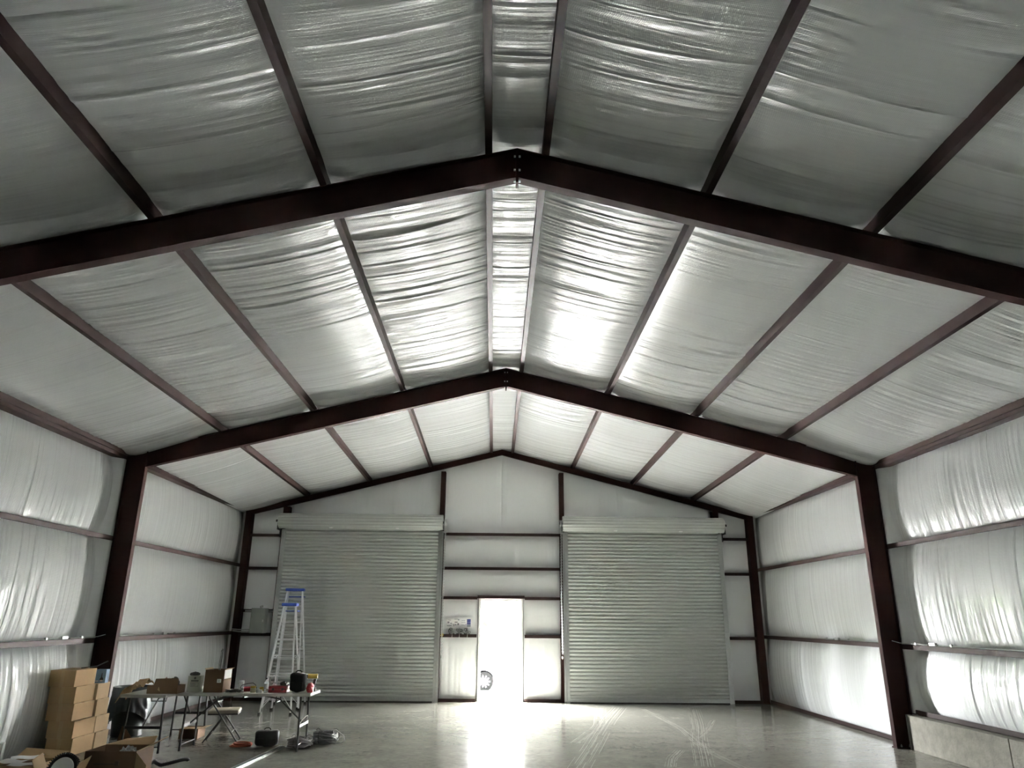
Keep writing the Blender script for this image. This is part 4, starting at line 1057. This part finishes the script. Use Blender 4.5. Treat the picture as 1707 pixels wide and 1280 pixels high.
# notices beside the walk door
YN = Y3 + 0.086
def notice(x0, x1, z0, z1, label, deco):
    e = empty('wall_notice', ((x0 + x1) / 2, YN, z0), 0, label, 'notice', 'papers posted beside the walk door')
    w, h = x1 - x0, z1 - z0
    mb = MB(); mb.box(-w / 2, w / 2, 0, 0.0012, 0, h); mb.build('sheet', PAPER, e)
    for (a, b, c, d, m) in deco:
        mb = MB(); mb.box(-w / 2 + a * w, -w / 2 + b * w, -0.0012, 0, c * h, d * h); mb.build('print', m, e)
INK = mat('grey_ink', (0.10, 0.10, 0.11), 0.6); NAVY = mat('navy_ink', (0.03, 0.035, 0.16), 0.5); SLATE = mat('slate_ink', (0.22, 0.25, 0.27), 0.5)
notice(-1.195, -1.045, 1.50, 1.69, 'posted paper with small dark drawing farthest from the walk door', [(.2, .5, .52, .72, INK), (.6, .9, .45, .58, SLATE), (.15, .8, .2, .28, SLATE), (.3, .7, .84, .9, SLATE)])
notice(-1.035, -0.885, 1.49, 1.725, 'posted white paper with black diagram between the other two papers', [(.05, .13, .2, .42, BLKP), (.2, .62, .52, .60, INK), (.6, .85, .30, .48, INK), (.25, .45, .28, .40, SLATE), (.15, .7, .8, .86, SLATE), (.65, .9, .72, .84, SLATE)])
notice(-0.878, -0.60, 1.49, 1.72, 'posted white paper with dark blue block closest to the walk door', [(.52, .82, .55, .86, NAVY), (.52, .82, .36, .54, NAVY), (.52, .82, .16, .34, SLATE), (.08, .38, .70, .74, SLATE), (.08, .42, .52, .56, SLATE), (.08, .36, .30, .34, SLATE), (.42, .46, .28, .42, NAVY)])
for i, (x, w, h, lab) in enumerate(((-1.06, 0.12, 0.13, 'bundle of dark metal fittings hung on the girt below the drawing'), (-0.90, 0.12, 0.135, 'bundle of dark metal fittings hung on the girt below the black diagram'), (-0.725, 0.13, 0.14, 'bundle of dark metal fittings hung on the girt below the blue block'))):
    e = empty('hardware_bundle', (x, Y3 - 0.005, 1.37), 0, lab, 'hardware', 'metal fittings on the girt')
    rr = random.Random(40 + i)
    for k in range(7):
        cx_, cz_ = rr.uniform(-w / 2, w / 2), 0.02 + rr.uniform(0.015, h - 0.04); r = rr.uniform(0.018, 0.032)
        mb = MB(); mb.tube([(cx_ + r * math.cos(a), -0.006 + 0.008 * (k % 3), cz_ + r * math.sin(a)) for a in [2 * PI * q / 10 for q in range(10)]], 0.006, 5, closed=True)
        mb.build('ring', DARKM if k % 3 else GALV, e)
    mb = MB(); mb.box(-w / 2, w / 2, 0.0, 0.02, 0.0, 0.02); mb.box(-0.004, 0.004, 0, 0.012, 0.0, h); mb.build('hook_rail', DARKM, e)
    mb = MB(); mb.tube([(0.01, -0.022, 0.02), (0.012, -0.028, -0.03), (0.008, -0.026, -0.075)], 0.004, 5); mb.build('strap', PAPER, e)
mb = MB(); mb.prism([(-0.035, 0, 0.0), (0.02, 0, -0.02), (0.045, 0, 0.03), (0.0, 0, 0.06)], (0, 0.008, 0)); o = mb.build('warning_tag', YELLOW); o.location = (-1.275, Y3 - 0.030, 1.335); tag(o, 'small yellow tag hanging by the door chain', 'tag')

# tyre scuffs on the slab: thin pale rubber marks
def scuff(pts, w, seed_):
    P = np.array(pts, float); n = 60
    t = np.linspace(0, len(P) - 1, n); X = np.interp(t, range(len(P)), P[:, 0]); Yq = np.interp(t, range(len(P)), P[:, 1])
    k = np.ones(9) / 9; X = np.convolve(np.pad(X, 4, 'edge'), k, 'valid'); Yq = np.convolve(np.pad(Yq, 4, 'edge'), k, 'valid')
    rr = random.Random(seed_); mb = MB()
    for line in range(9):
        off = (line / 8 - 0.5) * w + rr.uniform(-.02, .02); lw = rr.uniform(0.003, 0.011)
        i = 0
        while i < n - 2:
            ln = rr.randint(6, 26); j = min(n - 1, i + ln)
            vs = []; fs = []
            for q in range(i, j + 1):
                a = min(q + 1, n - 1); b = max(q - 1, 0); d = Vector((X[a] - X[b], Yq[a] - Yq[b], 0)).normalized(); nn = Vector((-d.y, d.x, 0))
                c = Vector((X[q], Yq[q], 0.0006)) + nn * off
                vs += [c - nn * lw / 2, c + nn * lw / 2]
            for q in range(j - i): fs.append((2 * q, 2 * q + 1, 2 * q + 3, 2 * q + 2))
            mb.add(vs, fs); i = j + rr.randint(1, 6)
    o = mb.build('tyre_mark', SCUFF, floor); o['kind'] = 'stuff'
    return o
SCUFF = mat('pale_scuff', (0.47, 0.46, 0.41), 0.35, 0, 0.1, 4, alpha=0.45)
for i, (pts, w) in enumerate(((((2.5, 16.09), (1.94, 14.04), (1.53, 12.29), (1.22, 10.94), (0.92, 9.72), (0.6, 8.2)), 0.26),
                (((2.04, 15.86), (1.67, 13.28), (1.07, 11.43)), 0.2),
                (((2.9, 15.9), (2.98, 14.08), (3.02, 12.98), (2.89, 11.75), (2.86, 10.75), (2.94, 9.76), (3.1, 8.3)), 0.16),
                (((4.02, 16.17), (3.37, 13.34), (2.94, 11.76), (2.65, 10.52), (2.46, 9.75)), 0.24),
                (((3.85, 14.12), (3.4, 12.9), (3.01, 12.04)), 0.10),
                (((2.47, 10.97), (2.2, 10.34), (2.04, 9.74)), 0.14))):
    scuff(pts, w, 60 + i)

# ================================================================== OUTSIDE: CAR AND TREES
car = empty('car', (-0.435, 29.0, -0.80), 0.0, 'white utility car parked in the yard outside the walk door', 'car')
# local x: +x is the nose, 0 at the front axle; the near flank is at -y
CARP = mat('white_car_paint', (0.72, 0.74, 0.76), 0.15, 0, 0.02); CGL = mat('tinted_glass', (0.0008, 0.0008, 0.001), 0.3, spec=0.0); CTRIM = mat('car_trim', (0.0008, 0.0008, 0.0008), 0.6, spec=0.0)
TYRE = mat('tyre_rubber', (0.0006, 0.0006, 0.0006), 0.7, spec=0.0); RIM = mat('alloy_rim', (0.10, 0.10, 0.105), 0.3, 0.6)
low = [(0.92, 0.32), (0.96, 0.50), (0.95, 0.72), (0.86, 0.92), (0.60, 1.03), (-0.35, 1.10), (-0.62, 1.13), (-3.55, 1.12), (-3.70, 0.95), (-3.72, 0.50), (-3.66, 0.34)]
def arch(xc, r=0.40, n=9): return [(xc + r * math.cos(PI * k / (n - 1)) * -1, 0.33 + r * math.sin(PI * k / (n - 1))) for k in range(n)]
outline = low + arch(-2.75) + arch(0.0)
def loft(outl, halfw, inset):
    n = len(outl); vs = []
    cx0 = sum(p[0] for p in outl) / n; cz0 = sum(p[1] for p in outl) / n
    for hw, k in ((-halfw, inset), (-halfw + 0.10, 1.0), (halfw - 0.10, 1.0), (halfw, inset)):
        for x, z in outl: vs.append((cx0 + (x - cx0) * k, hw, cz0 + (z - cz0) * k))
    fs = [tuple(range(n)), tuple(range(3 * n, 4 * n))[::-1]]
    for r in range(3):
        for i in range(n): j = (i + 1) % n; fs.append((r * n + i, (r + 1) * n + i, (r + 1) * n + j, r * n + j))
    return vs, fs
mb = MB(); mb.add(*loft(outline, 0.90, 0.985)); mb.build('body', CARP, car, smooth='auto')
cab = [(-0.50, 1.10), (-1.15, 1.62), (-1.6, 1.70), (-3.0, 1.68), (-3.45, 1.55), (-3.62, 1.10)]
mb = MB(); mb.add(*loft(cab, 0.78, 0.96)); mb.build('cabin', CARP, car, smooth='auto')
for q in (-1, 1):
    for poly in ([(-0.78, 1.14), (-1.24, 1.55), (-1.95, 1.60), (-1.95, 1.14)], [(-2.02, 1.14), (-2.02, 1.60), (-2.85, 1.58), (-2.85, 1.14)], [(-2.92, 1.14), (-2.92, 1.57), (-3.2, 1.52), (-3.42, 1.14)]):
        mb = MB(); mb.prism([(x, q * 0.775, z) for x, z in poly], (0, q * 0.012, 0)); mb.build('side_window', CGL, car)
    mb = MB(); mb.prism([(0.62, q * 0.895, 0.82), (0.92, q * 0.80, 0.78), (0.92, q * 0.80, 0.90), (0.55, q * 0.895, 0.98)], (0, q * 0.012, 0)); mb.build('headlight', mat('lamp_glass', (0.12, 0.13, 0.14), 0.1), car)
    mb = MB(); mb.box(0.55, 0.97, q * 0.86 - 0.05, q * 0.86 + 0.05, 0.34, 0.48); mb.build('bumper_trim', CTRIM, car)
    mb = MB(); mb.box(-2.30, -0.45, q * 0.885 - 0.02, q * 0.885 + 0.02, 0.30, 0.40); mb.build('sill_trim', CTRIM, car)
    mb = MB(); mb.cbox((-0.85, q * 0.98, 1.22), (0.12, 0.16, 0.14)); mb.build('mirror', CTRIM, car, bevel=0.02)
    for xc in (0.0, -2.75):
        m4 = Matrix.Translation((xc, q * 0.80, 0.335)) @ Euler((PI / 2, 0, 0)).to_matrix().to_4x4()
        mb = MB(); mb.lathe([(0.20, -0.11), (0.31, -0.115), (0.335, -0.09), (0.335, 0.09), (0.31, 0.115), (0.20, 0.11)], 28, m4); wv = mb.build('wheel', TYRE, car, smooth='auto')
        mb = MB(); mb.lathe([(0.205, -0.09), (0.205, 0.09)], 24, m4)
        for k in range(10):
            a = 2 * PI * k / 10
            mb.box(0.03, 0.20, -0.018, 0.018, -0.112, 0.112, m4 @ Euler((0, 0, a)).to_matrix().to_4x4())
        mb.build('rim', RIM, wv)
mb = MB(); mb.prism([(-0.52, -0.68, 1.13), (-1.14, -0.64, 1.60), (-1.14, 0.64, 1.60), (-0.52, 0.68, 1.13)], (0.012, 0, 0.015)); mb.build('windscreen', CGL, car)
mb = MB(); mb.box(0.93, 0.985, -0.55, 0.55, 0.52, 0.76); mb.build('grille', CTRIM, car)

LEAF = mat('leaf_green', (0.012, 0.02, 0.003), 0.8, 0, 0.4, 3, spec=0.0); BARK = mat('bark', (0.004, 0.003, 0.002), 0.85, 0, 0.3, 9, spec=0.0)
def yard_tree(x, y, h, rad, n, seed_, label):
    z0 = float(np.interp(y, [a for a, b in gp], [b for a, b in gp]))
    e = empty('tree', (x, y, z0), 0, label, 'tree', 'trees in the yard')
    rr = random.Random(seed_); mb = MB(); tips = []
    mb.tube([(0, 0, -0.1), (0.04, 0.02, h * 0.25), (0.0, 0.06, h * 0.5), (0.05, 0, h * 0.8)], [0.13, 0.10, 0.07, 0.03], 8)
    for k in range(11):
        a = rr.uniform(0, 2 * PI); z = h * rr.uniform(0.28, 0.75); L_ = rad * rr.uniform(0.6, 1.0)
        p1 = Vector((math.cos(a) * L_ * 0.5, math.sin(a) * L_ * 0.5, z + 0.25)); p2 = Vector((math.cos(a) * L_, math.sin(a) * L_, z + rr.uniform(0.1, 0.7)))
        mb.tube([(0.02, 0.03, z), p1, p2], [0.035, 0.022, 0.008], 5); tips += [p1, p2, (p1 + p2) / 2]
    mb.build('trunk', BARK, e)
    mb = MB()
    for k in range(n):
        c = rr.choice(tips) + Vector((rr.gauss(0, 0.32), rr.gauss(0, 0.32), rr.gauss(0.05, 0.26)))
        s = rr.uniform(0.05, 0.09); R_ = Euler((rr.uniform(-1.2, 1.2), rr.uniform(-1.2, 1.2), rr.uniform(0, 6.3))).to_matrix().to_4x4()
        m4 = Matrix.Translation(c) @ R_
        mb.add([(-s, 0, 0), (0, -s * 0.42, 0.01), (s, 0, 0), (0, s * 0.42, 0.01)], [(0, 1, 2, 3)], m4)
    f = mb.build('foliage', LEAF, e); f['kind'] = 'stuff'
yard_tree(-0.62, 38.0, 4.6, 1.5, 1500, 1, 'small leafy tree standing straight behind the white car')
yard_tree(-3.8, 41.0, 5.5, 1.9, 1800, 2, 'wider leafy tree farther along the yard behind the car')
yard_tree(3.6, 44.0, 5.2, 1.8, 1800, 3, 'leafy tree at the far edge of the yard hidden by the open door leaf')

# added row of trees: blocks horizon sky that overlights the lower walls
BLOCK_LEAF = mat('skyblock_leaf', (0.030, 0.050, 0.014), 0.7, 0, 0.5, 1.2, 0.6, 5, spec=0.1)
def crown_mesh(seed_):
    bm = bmesh.new(); bmesh.ops.create_icosphere(bm, subdivisions=4, radius=1.0)
    co = np.array([v.co[:] for v in bm.verts]); d = np.zeros(len(co))
    for f, a in ((2.2, 0.34), (5.0, 0.22), (11.0, 0.14)):
        d += a * (vnoise(co[:, 0] * f + 9, co[:, 1] * f + co[:, 2] * f * 0.8 + 5, seed_) + vnoise(co[:, 2] * f + 2, co[:, 0] * f * 0.7 - co[:, 1] * f + 31, seed_ + 1) - 1.0)
    co = co * (1 + d)[:, None]
    for v, c in zip(bm.verts, co): v.co = c
    me = bpy.data.meshes.new('crown'); bm.to_mesh(me); bm.free(); me.materials.append(BLOCK_LEAF); return me
CROWNS = [crown_mesh(300 + 7 * k) for k in range(3)]
tm = MB(); tm.tube([(0, 0, -0.3), (0.05, 0.02, 1.2), (0.0, 0.0, 2.6)], [0.22, 0.17, 0.12], 8); TRUNK = tm.mesh('trunk'); TRUNK.materials.append(BARK)
rr = random.Random(77)
ring = [(-30 - 8 * (k % 2), 22 + 3.7 * k) for k in range(7)] + [(-27 + 3.9 * k, 51 + 8 * (k % 2)) for k in range(14)]
for k, (x, y) in enumerate(ring):
    z0 = float(np.interp(y, [a for a, b in gp], [b for a, b in gp]))
    e = empty('skyblock_tree', (x, y, z0), rr.uniform(0, 6.3), 'dense dark green tree in the added row blocking low sky light', 'tree', 'added trees against low sky light')
    t = bpy.data.objects.new('trunk', TRUNK); COL.objects.link(t); t.parent = e
    c = bpy.data.objects.new('crown', CROWNS[k % 3]); COL.objects.link(c); c.parent = e
    c.location = (0, 0, 2.9); c.scale = (2.75, 2.75, 3.0)
